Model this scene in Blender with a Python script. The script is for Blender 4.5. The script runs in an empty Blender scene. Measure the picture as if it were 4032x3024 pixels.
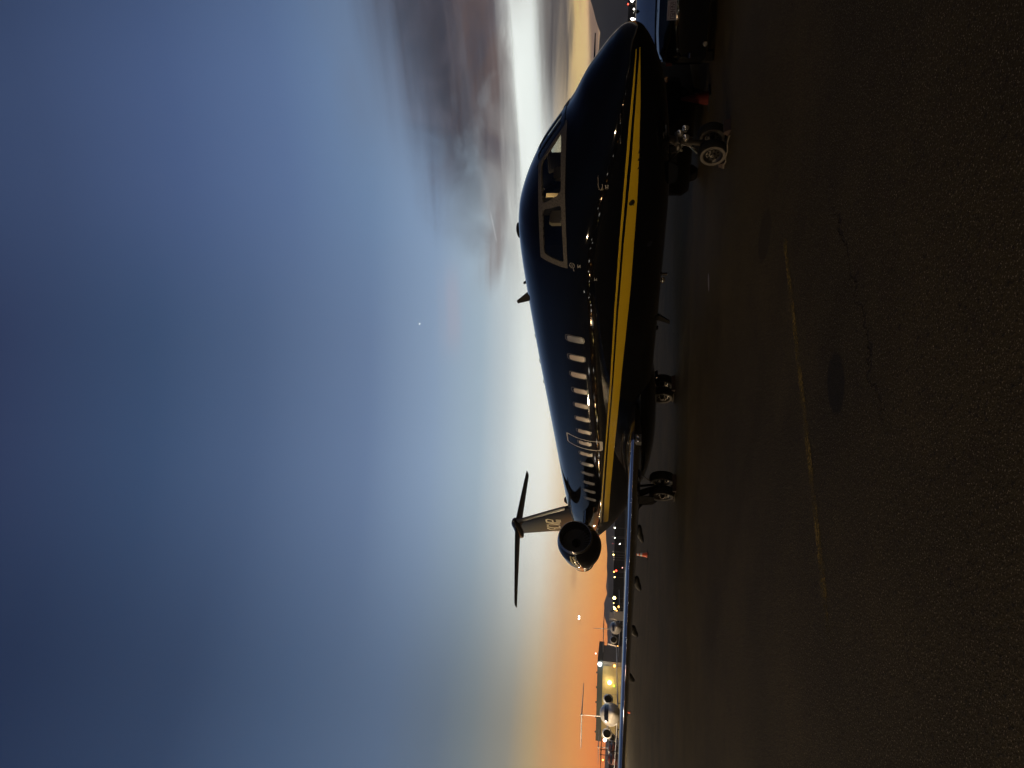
import bpy, bmesh, math, random
from mathutils import Vector, Matrix
from math import radians as R, sin, cos, pi
random.seed(7)
scene = bpy.context.scene
C = scene.collection

# ------------------------------------------------------------------ camera
CP = Vector((-6.2738, 8.8632, 1.5047)); YAW, PIT, ROL = 0.487626, 0.158602, 0.025193
fwd = Vector((cos(YAW)*cos(PIT), -sin(YAW)*cos(PIT), sin(PIT)))
rgt = Vector((-sin(YAW), -cos(YAW), 0))
upv = Vector((-cos(YAW)*sin(PIT), sin(YAW)*sin(PIT), cos(PIT)))
r2 = cos(ROL)*rgt + sin(ROL)*upv
u2 = -sin(ROL)*rgt + cos(ROL)*upv
cam = bpy.data.cameras.new('camera'); co = bpy.data.objects.new('camera', cam); C.objects.link(co)
M = Matrix.Identity(4)
for i, v in enumerate((-u2, r2, -fwd)):          # the photograph is stored turned: image left is up
    for k in range(3): M[k][i] = v[k]
M.translation = CP
co.matrix_world = M
cam.sensor_width = 36; cam.sensor_fit = 'HORIZONTAL'; cam.lens = 36*2779.6/4032
cam.clip_start = .1; cam.clip_end = 12000
scene.camera = co

# ------------------------------------------------------------------ colour management
scene.view_settings.view_transform = 'Standard'; scene.view_settings.look = 'None'
scene.view_settings.exposure = 0; scene.view_settings.gamma = 1
try:
    scene.cycles.sample_clamp_indirect = 6
except Exception: pass

def lin(c, a=True):
    o = [((v/255)/12.92 if v/255 <= .04045 else ((v/255+.055)/1.055)**2.4) for v in c]
    return (*o, 1) if a else tuple(o)

# ------------------------------------------------------------------ dusk sky
W = bpy.data.worlds.new('World'); scene.world = W; W.use_nodes = True
nt = W.node_tree; nt.nodes.clear()
class G:
    """small helper that writes node maths"""
    def __init__(s, nt): s.nt = nt
    def node(s, t, **k):
        n = s.nt.nodes.new(t)
        for a, b in k.items(): setattr(n, a, b)
        return n
    def put(s, sock, v):
        if hasattr(v, 'node'): s.nt.links.new(v, sock)
        else: sock.default_value = v
    def m(s, op, *a, clamp=False):
        n = s.node('ShaderNodeMath', operation=op, use_clamp=clamp)
        for i, v in enumerate(a): s.put(n.inputs[i], v)
        return n.outputs[0]
    def ss(s, x, a, b):                       # smoothstep from a to b
        n = s.node('ShaderNodeMapRange', interpolation_type='SMOOTHSTEP')
        s.put(n.inputs[0], x); s.put(n.inputs[1], a); s.put(n.inputs[2], b)
        n.inputs[3].default_value = 0; n.inputs[4].default_value = 1
        return n.outputs[0]
    def band(s, x, a, b, c, d): return s.m('MULTIPLY', s.ss(x, a, b), s.m('SUBTRACT', 1.0, s.ss(x, c, d)))
    def mul(s, *a):
        o = a[0]
        for v in a[1:]: o = s.m('MULTIPLY', o, v)
        return o
    def mix(s, f, a, b):
        n = s.node('ShaderNodeMix', data_type='RGBA')
        s.put(n.inputs[0], f); s.put(n.inputs[6], a); s.put(n.inputs[7], b)
        return n.outputs[2]
    def ramp(s, f, pts):
        n = s.node('ShaderNodeValToRGB'); e = n.color_ramp.elements
        while len(e) < len(pts): e.new(.5)
        for i, (p, c) in enumerate(pts): e[i].position = p; e[i].color = c
        s.put(n.inputs[0], f); return n.outputs[0]
    def xyz(s, x, y, z):
        n = s.node('ShaderNodeCombineXYZ')
        for i, v in enumerate((x, y, z)): s.put(n.inputs[i], v)
        return n.outputs[0]
    def noise(s, vec, scale, detail=4, rough=.55, dist=0.0):
        n = s.node('ShaderNodeTexNoise'); s.put(n.inputs['Vector'], vec)
        n.inputs['Scale'].default_value = scale; n.inputs['Detail'].default_value = detail
        n.inputs['Roughness'].default_value = rough; n.inputs['Distortion'].default_value = dist
        return n.outputs[0]
g = G(nt)
tc = g.node('ShaderNodeTexCoord'); sp = g.node('ShaderNodeSeparateXYZ'); nt.links.new(tc.outputs['Generated'], sp.inputs[0])
X, Y, Z = sp.outputs
fx = g.m('ADD', g.m('MULTIPLY', X, .8835), g.m('MULTIPLY', Y, -.4685))
rx = g.m('ADD', g.m('MULTIPLY', X, -.4685), g.m('MULTIPLY', Y, -.8835))
phi = g.m('MULTIPLY', g.m('ARCTAN2', rx, fx), 180/pi)          # compass bearing, 0 = towards the tail of the jet
el = g.m('MULTIPLY', g.m('ARCSINE', Z), 180/pi)
e01 = g.m('DIVIDE', g.m('MAXIMUM', el, 0.0), 60.0, clamp=True)
def sky(p): return [(e/60, lin(c)) for e, c in p]
cL = g.ramp(e01, sky([(0, (285,138,58)), (1.6, (304,174,76)), (3.3, (286,192,98)), (6, (210,182,134)), (7.8, (157,156,144)), (10.5, (122,135,141)), (13, (101,119,138)), (17, (88,110,139)), (24, (68,90,121)), (31, (48,67,97)), (41, (34,49,78)), (60, (20,30,54))]))
cM = g.ramp(e01, sky([(0, (300,186,80)), (1.8, (304,226,120)), (4, (290,254,196)), (6.2, (285,286,274)), (8.2, (254,262,258)), (9.6, (214,226,230)), (11.6, (173,195,211)), (15.5, (141,165,194)), (20.5, (105,128,163)), (29, (75,97,132)), (36, (55,77,111)), (45, (45,58,90)), (60, (26,36,62))]))
cB = g.ramp(e01, sky([(0, (46,46,52)), (10, (46,50,62)), (25, (50,63,88)), (45, (44,56,84)), (60, (30,40,64))]))
ds = g.m('ABSOLUTE', g.m('SUBTRACT', phi, 9.0))
wl = g.ss(ds, 14.0, 36.0); wb = g.ss(ds, 42.0, 64.0)
cR = g.ramp(e01, sky([(0, (300,186,80)), (4, (290,254,196)), (8.5, (236,240,230)), (11.6, (182,202,216)), (15, (142,168,200)), (20, (112,140,176)), (26, (90,114,155)), (33, (72,93,134)), (41, (58,75,110)), (60, (30,42,70))]))
cM = g.mix(g.band(phi, 2.0, 19.0, 40.0, 60.0), cM, cR)
base = g.mix(wb, g.mix(wl, cM, cL), cB)
# clouds in the afterglow: long streaks drawn out along the horizon
def cn(a, b, k, det=5, dist=.3, off=0.0): return g.noise(g.xyz(g.m('MULTIPLY', phi, a), g.m('MULTIPLY', el, b), off), k, det, .55, dist)
n1 = cn(.07, .26, 1.0, 6, .6); n2 = cn(.05, .62, 1.0, 7, .7, 3.7); n3 = cn(.16, .22, 1.0, 5, .8, 9.1); n4 = cn(.055, .24, 1.0, 7, .9, 21.3)
def wobble(n, k): return g.m('ADD', el, g.m('MULTIPLY', g.m('SUBTRACT', n, .5), k))
wob2 = wobble(n2, 3.0); wob3 = wobble(n4, 6.0)
top = g.m('ADD', 13.2, g.m('MULTIPLY', g.m('SUBTRACT', phi, 9.0), .22))
veil = g.mul(g.ss(phi, 12.0, 27.0), g.band(wob3, 11.0, 15.0, 17.0, 25.0), .5)
col = g.mix(veil, base, lin((108,116,136)))
haz = g.mul(g.ss(phi, 5.0, 18.0), g.band(wob2, 3.5, 6.4, 8.4, 11.5), .8)
col = g.mix(haz, col, g.mix(g.ss(n2, .36, .62), lin((166,160,158)), lin((252,258,254))))
gild = g.mul(g.band(phi, 9.0, 17.0, 24.0, 29.0), g.band(wobble(n2, 2.4), 1.2, 2.6, 4.0, 6.2), .75)
col = g.mix(gild, col, lin((285,246,176)))
glow = g.mul(g.band(phi, 10.0, 18.0, 25.0, 34.0), g.band(wobble(n2, 4.6), 5.9, 7.3, 8.1, 9.4))
col = g.mix(glow, col, lin((280,288,282)))
edge = g.m('ADD', phi, g.m('MULTIPLY', g.m('SUBTRACT', n3, .5), 16.0))
dm = g.mul(g.ss(edge, 7.5, 22.0), g.band(wobble(n2, 4.0), 8.2, 10.0, g.m('ADD', top, -2.6), g.m('ADD', top, 3.4)))
dm = g.m('MULTIPLY', dm, g.m('ADD', .91, g.m('MULTIPLY', g.ss(n2, .36, .6), .09)))
dcol = g.mix(g.band(wob3, 8.2, 9.4, 10.6, 13.6), lin((58,61,74)), lin((104,88,87)))
dcol = g.mix(g.m('MULTIPLY', g.ss(n3, .42, .68), .7), dcol, lin((88,86,98)))
dcol = g.mix(g.m('MULTIPLY', g.ss(n1, .5, .66), .5), dcol, lin((50,53,66)))
col = g.mix(dm, col, dcol)
vy = g.m('ABSOLUTE', g.m('SUBTRACT', phi, 13.0))
tail = g.mul(g.band(phi, 6.0, 10.0, 12.5, 17.0), g.band(g.m('ADD', g.m('SUBTRACT', el, g.m('MULTIPLY', vy, .30)), g.m('MULTIPLY', g.m('SUBTRACT', n2, .5), 2.4)), 8.6, 9.7, 10.0, 11.4), g.m('ADD', .25, g.ss(n2, .36, .6)), .55)
col = g.mix(tail, col, lin((134,120,118)))
low = g.mul(g.ss(g.m('ADD', phi, g.m('MULTIPLY', g.m('SUBTRACT', n2, .5), 18.0)), 17.0, 26.0), g.band(wob2, 3.8, 4.8, 6.0, 7.6), g.m('ADD', .74, g.m('MULTIPLY', g.ss(n2, .4, .6), .25)))
col = g.mix(low, col, lin((78,74,77)))
yel = g.mul(g.ss(phi, 18.0, 26.0), g.band(wobble(n2, 1.6), 3.2, 3.8, 4.1, 4.7), g.m('ADD', .5, g.m('MULTIPLY', g.ss(n1, .40, .56), .5)))
col = g.mix(yel, col, lin((285,244,150)))
gr2 = g.mul(g.ss(phi, 20.5, 25.0), g.band(wobble(n2, 1.6), 2.0, 2.6, 2.9, 3.5))
col = g.mix(g.m('MULTIPLY', gr2, .9), col, lin((140,112,100)))
org = g.mul(g.ss(phi, 19.0, 23.0), g.band(wobble(n2, 1.2), .9, 1.4, 1.9, 2.4))
col = g.mix(org, col, lin((246,176,92)))
pk = g.mul(g.band(phi, 1.0, 5.0, 7.0, 11.0), g.band(wob2, 12.6, 13.6, 14.2, 15.4), .3)
col = g.mix(pk, col, lin((190,176,190)))
stk = g.mul(g.band(phi, -16.6, -15.4, -14.6, -13.6), g.band(el, 3.25, 3.5, 3.6, 3.9), .28)
col = g.mix(stk, col, lin((170,130,90)))
tr_ = g.mul(g.band(phi, 11.4, 11.8, 13.6, 14.1), g.m('SUBTRACT', 1.0, g.ss(g.m('ABSOLUTE', g.m('SUBTRACT', el, g.m('ADD', 10.4, g.m('MULTIPLY', g.m('SUBTRACT', phi, 11.5), .2)))), .015, .06)), .3)
col = g.mix(tr_, col, lin((250,252,252)))
below = g.m('LESS_THAN', el, -.2)
col = g.mix(below, col, lin((40,34,30)))
bg = g.node('ShaderNodeBackground'); nt.links.new(col, bg.inputs[0]); bg.inputs[1].default_value = 1.0
out = g.node('ShaderNodeOutputWorld'); nt.links.new(bg.outputs[0], out.inputs[0])

# ------------------------------------------------------------------ materials
def mat(name, base=(.5,.5,.5), rough=.5, metal=0.0, spec=.5, emit=None, es=0.0, var=0.0, vs=3.0, bump=0.0, bs=8.0, alpha=None):
    m = bpy.data.materials.new(name); m.use_nodes = True
    t = m.node_tree; b = t.nodes['Principled BSDF']; h = G(t)
    b.inputs['Base Color'].default_value = (*base, 1); b.inputs['Roughness'].default_value = rough
    b.inputs['Metallic'].default_value = metal; b.inputs['Specular IOR Level'].default_value = spec
    if emit: b.inputs['Emission Color'].default_value = (*emit, 1); b.inputs['Emission Strength'].default_value = es
    if var or bump:
        tx = t.nodes.new('ShaderNodeTexCoord')
    if var:
        n = h.noise(tx.outputs['Object'], vs, 5, .6)
        c = h.mix(h.ss(n, .3, .7), (*[v*(1-var) for v in base], 1), (*[min(1, v*(1+var)) for v in base], 1))
        t.links.new(c, b.inputs['Base Color'])
        rr = h.m('ADD', rough, h.m('MULTIPLY', h.m('SUBTRACT', n, .5), .25*min(1, var*2)), clamp=True)
        t.links.new(rr, b.inputs['Roughness'])
    if bump:
        n2 = h.noise(tx.outputs['Object'], bs, 3, .5)
        bp = t.nodes.new('ShaderNodeBump'); bp.inputs['Strength'].default_value = bump; bp.inputs['Distance'].default_value = .02
        t.links.new(n2, bp.inputs['Height']); t.links.new(bp.outputs[0], b.inputs['Normal'])
    return m

PAINT = (.0016, .0021, .0036)
MT = {}
MT['paint'] = mat('black_gloss_paint', PAINT, .035, spec=.28, bump=.006, bs=1.6)
MT['wingdark'] = mat('dark_wing_paint', (.007,.007,.008), .2, var=.3, spec=.3)
MT['chrome'] = mat('polished_leading_edge', (.86,.88,.90), .05, 1.0, bump=.008, bs=2.2)
MT['finedge'] = mat('bare_fin_edge', (.030,.036,.048), .3, .4, spec=.3)
MT['lip'] = mat('intake_lip_metal', (.30,.31,.33), .18, 1.0)
MT['fanmetal'] = mat('fan_blade_metal', (.62,.62,.63), .42, .8)
MT['black'] = mat('flat_black', (.004,.004,.004), .7, var=.3, spec=.12)
MT['rubber'] = mat('tyre_rubber', (.007,.007,.007), .8, var=.3, vs=14, spec=.12)
MT['rim'] = mat('wheel_rim_metal', (.03,.028,.026), .3, .7)
MT['wall'] = mat('tyre_sidewall_ring', (.042,.036,.030), .7, var=.2)
MT['gear'] = mat('gear_leg_paint', (.03,.027,.025), .3, .7, var=.3)
MT['frame'] = mat('cockpit_frame_grey', (.062,.058,.053), .6, var=.45, vs=38, spec=.2)
MT['shade'] = mat('cabin_window_shade', (.36,.31,.27), .35, var=.08, vs=9)
MT['shade2'] = mat('cabin_window_plain', (.17,.175,.19), .25, var=.08, vs=9)
MT['rimd'] = mat('window_seal', (.03,.028,.027), .4)
MT['mark'] = mat('grey_marking', (.34,.32,.29), .5)
MT['markd'] = mat('dim_grey_marking', (.10,.10,.10), .5)
MT['goldl'] = mat('gold_lettering', (.42,.36,.17), .4)
MT['seat'] = mat('pilot_seat_cloth', (.22,.19,.15), .8)
MT['lens'] = mat('lamp_lens', (.7,.7,.68), .08, .9)
MT['orange'] = mat('cone_orange', (.75,.10,.03), .5)
MT['cdark'] = mat('cone_red_shaded', (.05,.008,.007), .8, spec=.1)  # cone red darkened so the colour itself carries the shade by the nose
MT['pod'] = mat('fairing_paint', (.003,.003,.003), .6, var=.3, spec=.08)
MT['white'] = mat('white_band', (.75,.74,.70), .4)
MT['jetw'] = mat('white_jet_paint', (.74,.74,.75), .18, var=.05)
MT['jetd'] = mat('dark_red_cover', (.09,.015,.012), .6)
MT['jeth'] = mat('grey_jet_paint', (.28,.28,.30), .3)
MT['glassd'] = mat('dark_glass', (.004,.005,.008), .05)
MT['carb'] = mat('black_car_paint', (.004,.005,.007), .09)
MT['cargl'] = mat('tinted_car_glass', (.01,.014,.022), .04, spec=1.0)
MT['plate'] = mat('plate_white', (.62,.56,.50), .4)
MT['platet'] = mat('plate_lettering', (.10,.03,.03), .5)
MT['redl'] = mat('tail_lamp_red', (.12,.004,.004), .12)
MT['chr'] = mat('chrome_trim', (.75,.75,.76), .08, 1.0)
MT['hw'] = mat('hangar_wall_tan', (.42,.34,.17), .7, var=.12, vs=.6)
MT['hroof'] = mat('hangar_roof_teal', (.030,.045,.055), .6, var=.1)
MT['conc'] = mat('pole_grey', (.22,.21,.20), .6)
MT['wood'] = mat('chock_wood', (.022,.010,.007), .8, var=.3, vs=12)
MT['hill'] = mat('hazed_dry_hillside', (.56,.42,.33), 1.0, var=.18, vs=.004, spec=0)  # dry hillside, its colour lightened further to stand for distant haze
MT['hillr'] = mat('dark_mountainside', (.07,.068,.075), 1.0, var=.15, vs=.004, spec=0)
MT['berm'] = mat('dark_embankment', (.020,.022,.022), 1.0, var=.3, vs=.05, spec=0)
m = MT['yell'] = bpy.data.materials.new('worn_yellow_paint'); m.use_nodes = True
t = m.node_tree; b = t.nodes['Principled BSDF']; h = G(t); tx = t.nodes.new('ShaderNodeTexCoord')
n_ = h.noise(tx.outputs['Object'], 34.0, 5, .75); n2_ = h.noise(tx.outputs['Object'], 3.0, 3, .6)
b.inputs['Base Color'].default_value = (.20,.135,.028,1); b.inputs['Roughness'].default_value = .9; b.inputs['Specular IOR Level'].default_value = .1
t.links.new(h.mul(h.ss(h.m('ADD', n_, h.m('MULTIPLY', h.m('SUBTRACT', n2_, .5), .5)), .40, .62), .85), b.inputs['Alpha'])
MT['rope'] = mat('chock_rope', (.07,.06,.045), .8)
def lampm(name, c, s): return mat(name, (.02,.02,.02), .5, emit=lin(c, False), es=s)
MT['lw'] = lampm('lamp_white', (255,250,235), 18); MT['ly'] = lampm('lamp_yellow', (255,222,130), 14)
MT['lo'] = lampm('lamp_orange', (255,176,80), 9); MT['lr'] = lampm('lamp_red', (255,70,50), 7)
MT['lp'] = lampm('lamp_pink', (255,170,160), 5); MT['lg'] = lampm('lamp_green', (170,235,60), 3)
MT['ld'] = lampm('lamp_dim', (225,190,160), .9); MT['lrd'] = lampm('lamp_dim_red', (190,90,90), .7)

# fuselage paint with the two tapering gold stripes
LOW = [(0,1.418),(.42,1.399),(.73,1.388),(1.48,1.381),(2.3,1.383),(3.03,1.406),(4.53,1.448),(6.22,1.522),(7.56,1.583),(9.86,1.67),(12.02,1.765),(14.72,1.865),(18.4,1.978),(25,2.1)]
TKU = [(0,1.419),(.12,1.421),(.4,1.437),(.88,1.462),(1.62,1.492),(3.2,1.583),(5.5,1.68),(7.98,1.768),(11.14,1.9),(15.08,2.04),(18.22,2.135),(25,2.33)]
TNL = [(0,1.455),(.48,1.474),(1.1,1.511),(1.8,1.55),(3.18,1.623),(5.09,1.704),(7.96,1.802),(10.77,1.925),(15.18,2.107),(18.19,2.206),(25,2.42)]
TNU = [(0,1.46),(.47,1.5),(1.02,1.545),(1.79,1.588),(3.17,1.662),(5.07,1.742),(7.93,1.842),(10.76,1.962),(15.18,2.148),(18.18,2.25),(25,2.47)]
m = MT['fus'] = bpy.data.materials.new('striped_gloss_paint'); m.use_nodes = True
t = m.node_tree; b = t.nodes['Principled BSDF']; h = G(t)
tx = t.nodes.new('ShaderNodeTexCoord'); s3 = t.nodes.new('ShaderNodeSeparateXYZ'); t.links.new(tx.outputs['Object'], s3.inputs[0])
sx = h.m('DIVIDE', s3.outputs[0], 25.0, clamp=True)
def curve(pts):
    n = t.nodes.new('ShaderNodeFloatCurve'); cv = n.mapping.curves[0]
    for i, (x, z) in enumerate(pts):
        x, z = x/25, z/4
        if i == 0: cv.points[0].location = (x, z)
        elif i == len(pts)-1: cv.points[-1].location = (x, z)
        else: cv.points.new(x, z)
    for p in cv.points: p.handle_type = 'VECTOR'
    n.mapping.update(); t.links.new(sx, n.inputs['Value'])
    return h.m('MULTIPLY', n.outputs[0], 4.0)
zz = s3.outputs[2]
def between(a, c): return h.m('MULTIPLY', h.m('GREATER_THAN', zz, curve(a)), h.m('LESS_THAN', zz, curve(c)))
st = h.m('MAXIMUM', between(LOW, TKU), between(TNL, TNU))
st = h.mul(st, h.m('GREATER_THAN', s3.outputs[0], .13), h.m('LESS_THAN', s3.outputs[0], 18.35))
gn = h.noise(tx.outputs['Object'], 2.0, 4, .5)
gold = h.mix(gn, (.30,.205,.008,1), (.37,.255,.012,1))
t.links.new(h.mix(st, (*PAINT, 1), gold), b.inputs['Base Color']); b.inputs['Specular IOR Level'].default_value = .16
b.inputs['Roughness'].default_value = .035
t.links.new(h.m('ADD', .03, h.m('MULTIPLY', st, .25)), b.inputs['Roughness'])
bn = h.noise(tx.outputs['Object'], 1.3, 2, .5); bp = t.nodes.new('ShaderNodeBump'); bp.inputs['Strength'].default_value = .03; bp.inputs['Distance'].default_value = .02
t.links.new(bn, bp.inputs['Height']); t.links.new(bp.outputs[0], b.inputs['Normal'])

# cockpit glass: clear enough to see through, with reflections
m = MT['glass'] = bpy.data.materials.new('cockpit_glass'); m.use_nodes = True
t = m.node_tree; t.nodes.clear(); o_ = t.nodes.new('ShaderNodeOutputMaterial'); mx = t.nodes.new('ShaderNodeMixShader')
tr = t.nodes.new('ShaderNodeBsdfTransparent'); tr.inputs[0].default_value = (.88,.90,.88,1); gl = t.nodes.new('ShaderNodeBsdfGlossy'); gl.inputs['Roughness'].default_value = .02
fr = t.nodes.new('ShaderNodeLayerWeight'); h = G(t)
t.links.new(h.m('ADD', .02, h.m('MULTIPLY', .5, h.m('POWER', fr.outputs['Facing'], 5.0))), mx.inputs[0]); t.links.new(tr.outputs[0], mx.inputs[1]); t.links.new(gl.outputs[0], mx.inputs[2]); t.links.new(mx.outputs[0], o_.inputs[0])

# asphalt
m = MT['asphalt'] = bpy.data.materials.new('old_asphalt'); m.use_nodes = True
t = m.node_tree; b = t.nodes['Principled BSDF']; h = G(t); tx = t.nodes.new('ShaderNodeTexCoord'); ob = tx.outputs['Object']
nb = h.noise(ob, .35, 4, .6); nm = h.noise(ob, 3.0, 5, .6, .4); nf = h.noise(ob, 85.0, 3, .7); ng = h.noise(ob, 26.0, 4, .75)
c = h.mix(h.ss(nb, .3, .7), (.032,.0245,.0105,1), (.058,.043,.017,1))
c = h.mix(h.m('MULTIPLY', h.ss(nm, .5, .72), .5), c, (.032,.022,.013,1))
c = h.mix(h.m('MULTIPLY', h.ss(nf, .57, .69), .75), c, (.46,.38,.25,1))
c = h.mix(h.m('MULTIPLY', h.ss(ng, .53, .66), .85), c, (.012,.011,.010,1))
s3 = t.nodes.new('ShaderNodeSeparateXYZ'); t.links.new(ob, s3.inputs[0]); gx, gy = s3.outputs[0], s3.outputs[1]
def ell(cx, cy, ax, ay, bx, by, soft=.25):           # elliptical mask on the apron for oil or sealer stains and a painted reflection
    dx = h.m('SUBTRACT', gx, cx); dy = h.m('SUBTRACT', gy, cy)
    u = h.m('ADD', h.m('MULTIPLY', dx, ax), h.m('MULTIPLY', dy, ay)); v = h.m('ADD', h.m('MULTIPLY', dx, bx), h.m('MULTIPLY', dy, by))
    d = h.m('ADD', h.m('MULTIPLY', u, u), h.m('MULTIPLY', v, v))
    d = h.m('ADD', d, h.m('MULTIPLY', h.m('SUBTRACT', nm, .5), .5))
    return h.m('SUBTRACT', 1.0, h.ss(d, 1-soft, 1+soft))
st = ell(-1.52, 6.27, .5/.23*.6, 1/.24, 1/.21, -.4/.23*.6)
c = h.mix(h.m('MULTIPLY', st, .8), c, (.012,.011,.010,1))
c = h.mix(h.m('MULTIPLY', ell(.22, 3.46, 1/.35, .2, .2, 1/.28), .5), c, (.015,.013,.011,1))
c = h.mix(h.m('MULTIPLY', ell(4.88, .68, 1/.09, .1, .1, 1/.2), .6), c, (.32,.31,.36,1))  # bright reflection on the ground, painted in as a pale ellipse
# wandering cracks
cw = h.m('ADD', gx, h.m('MULTIPLY', h.m('SUBTRACT', h.noise(ob, 1.1, 5, .7), .5), .9))
cr = h.m('SUBTRACT', 1.0, h.ss(h.m('ABSOLUTE', h.m('ADD', cw, h.m('ADD', 2.15, h.m('MULTIPLY', h.m('SUBTRACT', gy, 6.0), .15)))), .004, .02))
cr = h.mul(cr, h.band(gy, 4.6, 5.2, 6.6, 7.1), h.ss(nb, .35, .55))
c = h.mix(h.m('MULTIPLY', cr, .8), c, (.006,.006,.006,1))
t.links.new(c, b.inputs['Base Color']); b.inputs['Roughness'].default_value = .82; b.inputs['Specular IOR Level'].default_value = .08
bp = t.nodes.new('ShaderNodeBump'); bp.inputs['Strength'].default_value = 1.0; bp.inputs['Distance'].default_value = .022
hh = h.m('ADD', h.m('ADD', h.m('MULTIPLY', nf, .6), h.m('MULTIPLY', ng, 1.4)), h.m('MULTIPLY', cr, -1.5))
t.links.new(hh, bp.inputs['Height']); t.links.new(bp.outputs[0], b.inputs['Normal'])

# ------------------------------------------------------------------ mesh helpers
def obj(name, bm, m, parent=None, smooth=True, auto=35):
    me = bpy.data.meshes.new(name); bmesh.ops.recalc_face_normals(bm, faces=bm.faces[:])
    bm.to_mesh(me); bm.free()
    for x in (m if isinstance(m, (list, tuple)) else [m]): me.materials.append(x)
    if smooth:
        for p in me.polygons: p.use_smooth = True
        if auto: 
            try: me.set_sharp_from_angle(angle=R(auto))
            except Exception: pass
    o = bpy.data.objects.new(name, me); C.objects.link(o)
    if parent: o.parent = parent
    return o
def tag(o, label=None, cat=None, group=None, kind=None):
    if label: o['label'] = label
    if cat: o['category'] = cat
    if group: o['group'] = group
    if kind: o['kind'] = kind
    return o
def thing(name, label, cat, loc=(0,0,0), rz=0, group=None):
    o = bpy.data.objects.new(name, None); C.objects.link(o); o.empty_display_size = .3
    o.location = loc; o.rotation_euler = (0,0,rz); tag(o, label, cat, group); return o
def box(bm, lo, hi, mi=0, mtx=None):
    vs = [bm.verts.new((x,y,z)) for x in (lo[0],hi[0]) for y in (lo[1],hi[1]) for z in (lo[2],hi[2])]
    if mtx:
        for v in vs: v.co = mtx @ v.co
    for f in ((0,1,3,2),(4,6,7,5),(0,4,5,1),(2,3,7,6),(0,2,6,4),(1,5,7,3)):
        bm.faces.new([vs[i] for i in f]).material_index = mi
def bar(bm, a, b_, r0, r1=None, n=12, mi=0, cap=True):
    a, b_ = Vector(a), Vector(b_); r1 = r0 if r1 is None else r1
    d = (b_-a).normalized(); x = d.orthogonal().normalized(); y = d.cross(x)
    A = [bm.verts.new(a+r0*(cos(2*pi*i/n)*x+sin(2*pi*i/n)*y)) for i in range(n)]
    B = [bm.verts.new(b_+r1*(cos(2*pi*i/n)*x+sin(2*pi*i/n)*y)) for i in range(n)]
    for i in range(n): bm.faces.new((A[i],A[(i+1)%n],B[(i+1)%n],B[i])).material_index = mi
    if cap: bm.faces.new(A[::-1]).material_index = mi; bm.faces.new(B).material_index = mi
def loft(bm, rings, cap=True, mi=0, closed=True):
    L = [[bm.verts.new(p) for p in r] for r in rings]; n = len(L[0])
    for a, b_ in zip(L, L[1:]):
        for i in range(n if closed else n-1):
            try: bm.faces.new((a[i],a[(i+1)%n],b_[(i+1)%n],b_[i])).material_index = mi
            except ValueError: pass
    if cap:
        for r in (L[0], L[-1]):
            try: bm.faces.new(r).material_index = mi
            except ValueError: pass
    return L
def lathe(bm, prof, c, ax='x', n=48, mi=0, close=False):
    """profile of (along, radius) turned round an axis through c"""
    rings = []
    for s, r in prof:
        rings.append([(Vector(c)+Vector((s, r*cos(2*pi*i/n), r*sin(2*pi*i/n)))) if ax == 'x' else
                      (Vector(c)+Vector((r*cos(2*pi*i/n), s, r*sin(2*pi*i/n)))) if ax == 'y' else
                      (Vector(c)+Vector((r*cos(2*pi*i/n), r*sin(2*pi*i/n), s))) for i in range(n)])
    if close: rings.append(rings[0])
    loft(bm, rings, cap=False, mi=mi)
def sphere(bm, c, r, n=10, mi=0, sq=(1,1,1)):
    k = bmesh.ops.create_uvsphere(bm, u_segments=n, v_segments=max(6, n//2), radius=r)
    for v in k['verts']: v.co = Vector(c)+Vector((v.co.x*sq[0], v.co.y*sq[1], v.co.z*sq[2]))
    for f in {f for v in k['verts'] for f in v.link_faces}: f.material_index = mi
def foil(le, te, z0, z1, thick, y, n=9, blunt=.0):
    """aerofoil section at span station y between leading and trailing edge"""
    pts = []
    ch = te-le
    for i in range(2*n):
        u = i/(2*n); a = 2*pi*u
        x = .5*(1+cos(a)); yt = thick*(1.48*max(x,0)**.5*.5-.63*x*.5-1.76*x*x*.5+1.42*x**3*.5-.5*x**4*.5)*2
        s = 1 if a <= pi else -1
        pts.append(Vector((le+x*ch, y, z0+(z1-z0)*x+s*yt*.5)))
    return pts

# ------------------------------------------------------------------ ground, markings, hills
bm = bmesh.new(); box(bm, (-3000,-5000,-1), (7000,3000,0)); tag(obj('apron', bm, MT['asphalt'], smooth=False), kind='structure')
bm = bmesh.new()
q = random.Random(3)
L0, L1 = Vector((-.60,4.2,.004)), Vector((-.665,7.62,.004)); L2 = Vector((-.72,9.0,.004))
def strip(bm, a, b_, w0, w1, seg=60):
    d = (b_-a).normalized(); nx = Vector((-d.y,d.x,0)); pv = None
    for i in range(seg+1):
        u = i/seg; p = a+(b_-a)*u; w = (w0+(w1-w0)*u)*.5; j = q.uniform(-.12,.12)*w
        cur = (bm.verts.new(p+nx*(w+j)), bm.verts.new(p-nx*(w-q.uniform(-.12,.12)*w)))
        if pv: bm.faces.new((pv[0],pv[1],cur[1],cur[0]))
        pv = cur
strip(bm, L0, L1, .12, .14)
for i in range(40):                                    # paint worn off in flecks at the near end
    p = L1+(L2-L1)*q.random()*.25+Vector((q.uniform(-.05,.05),0,0)); r = q.uniform(.006,.02)
    vs = [bm.verts.new(p+Vector((r*cos(k*pi/3)*q.uniform(.6,1.3), r*sin(k*pi/3)*q.uniform(.6,1.3), 0))) for k in range(6)]
    bm.faces.new(vs)
tag(obj('apron_marking', bm, MT['yell'], smooth=False), kind='structure')
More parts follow.
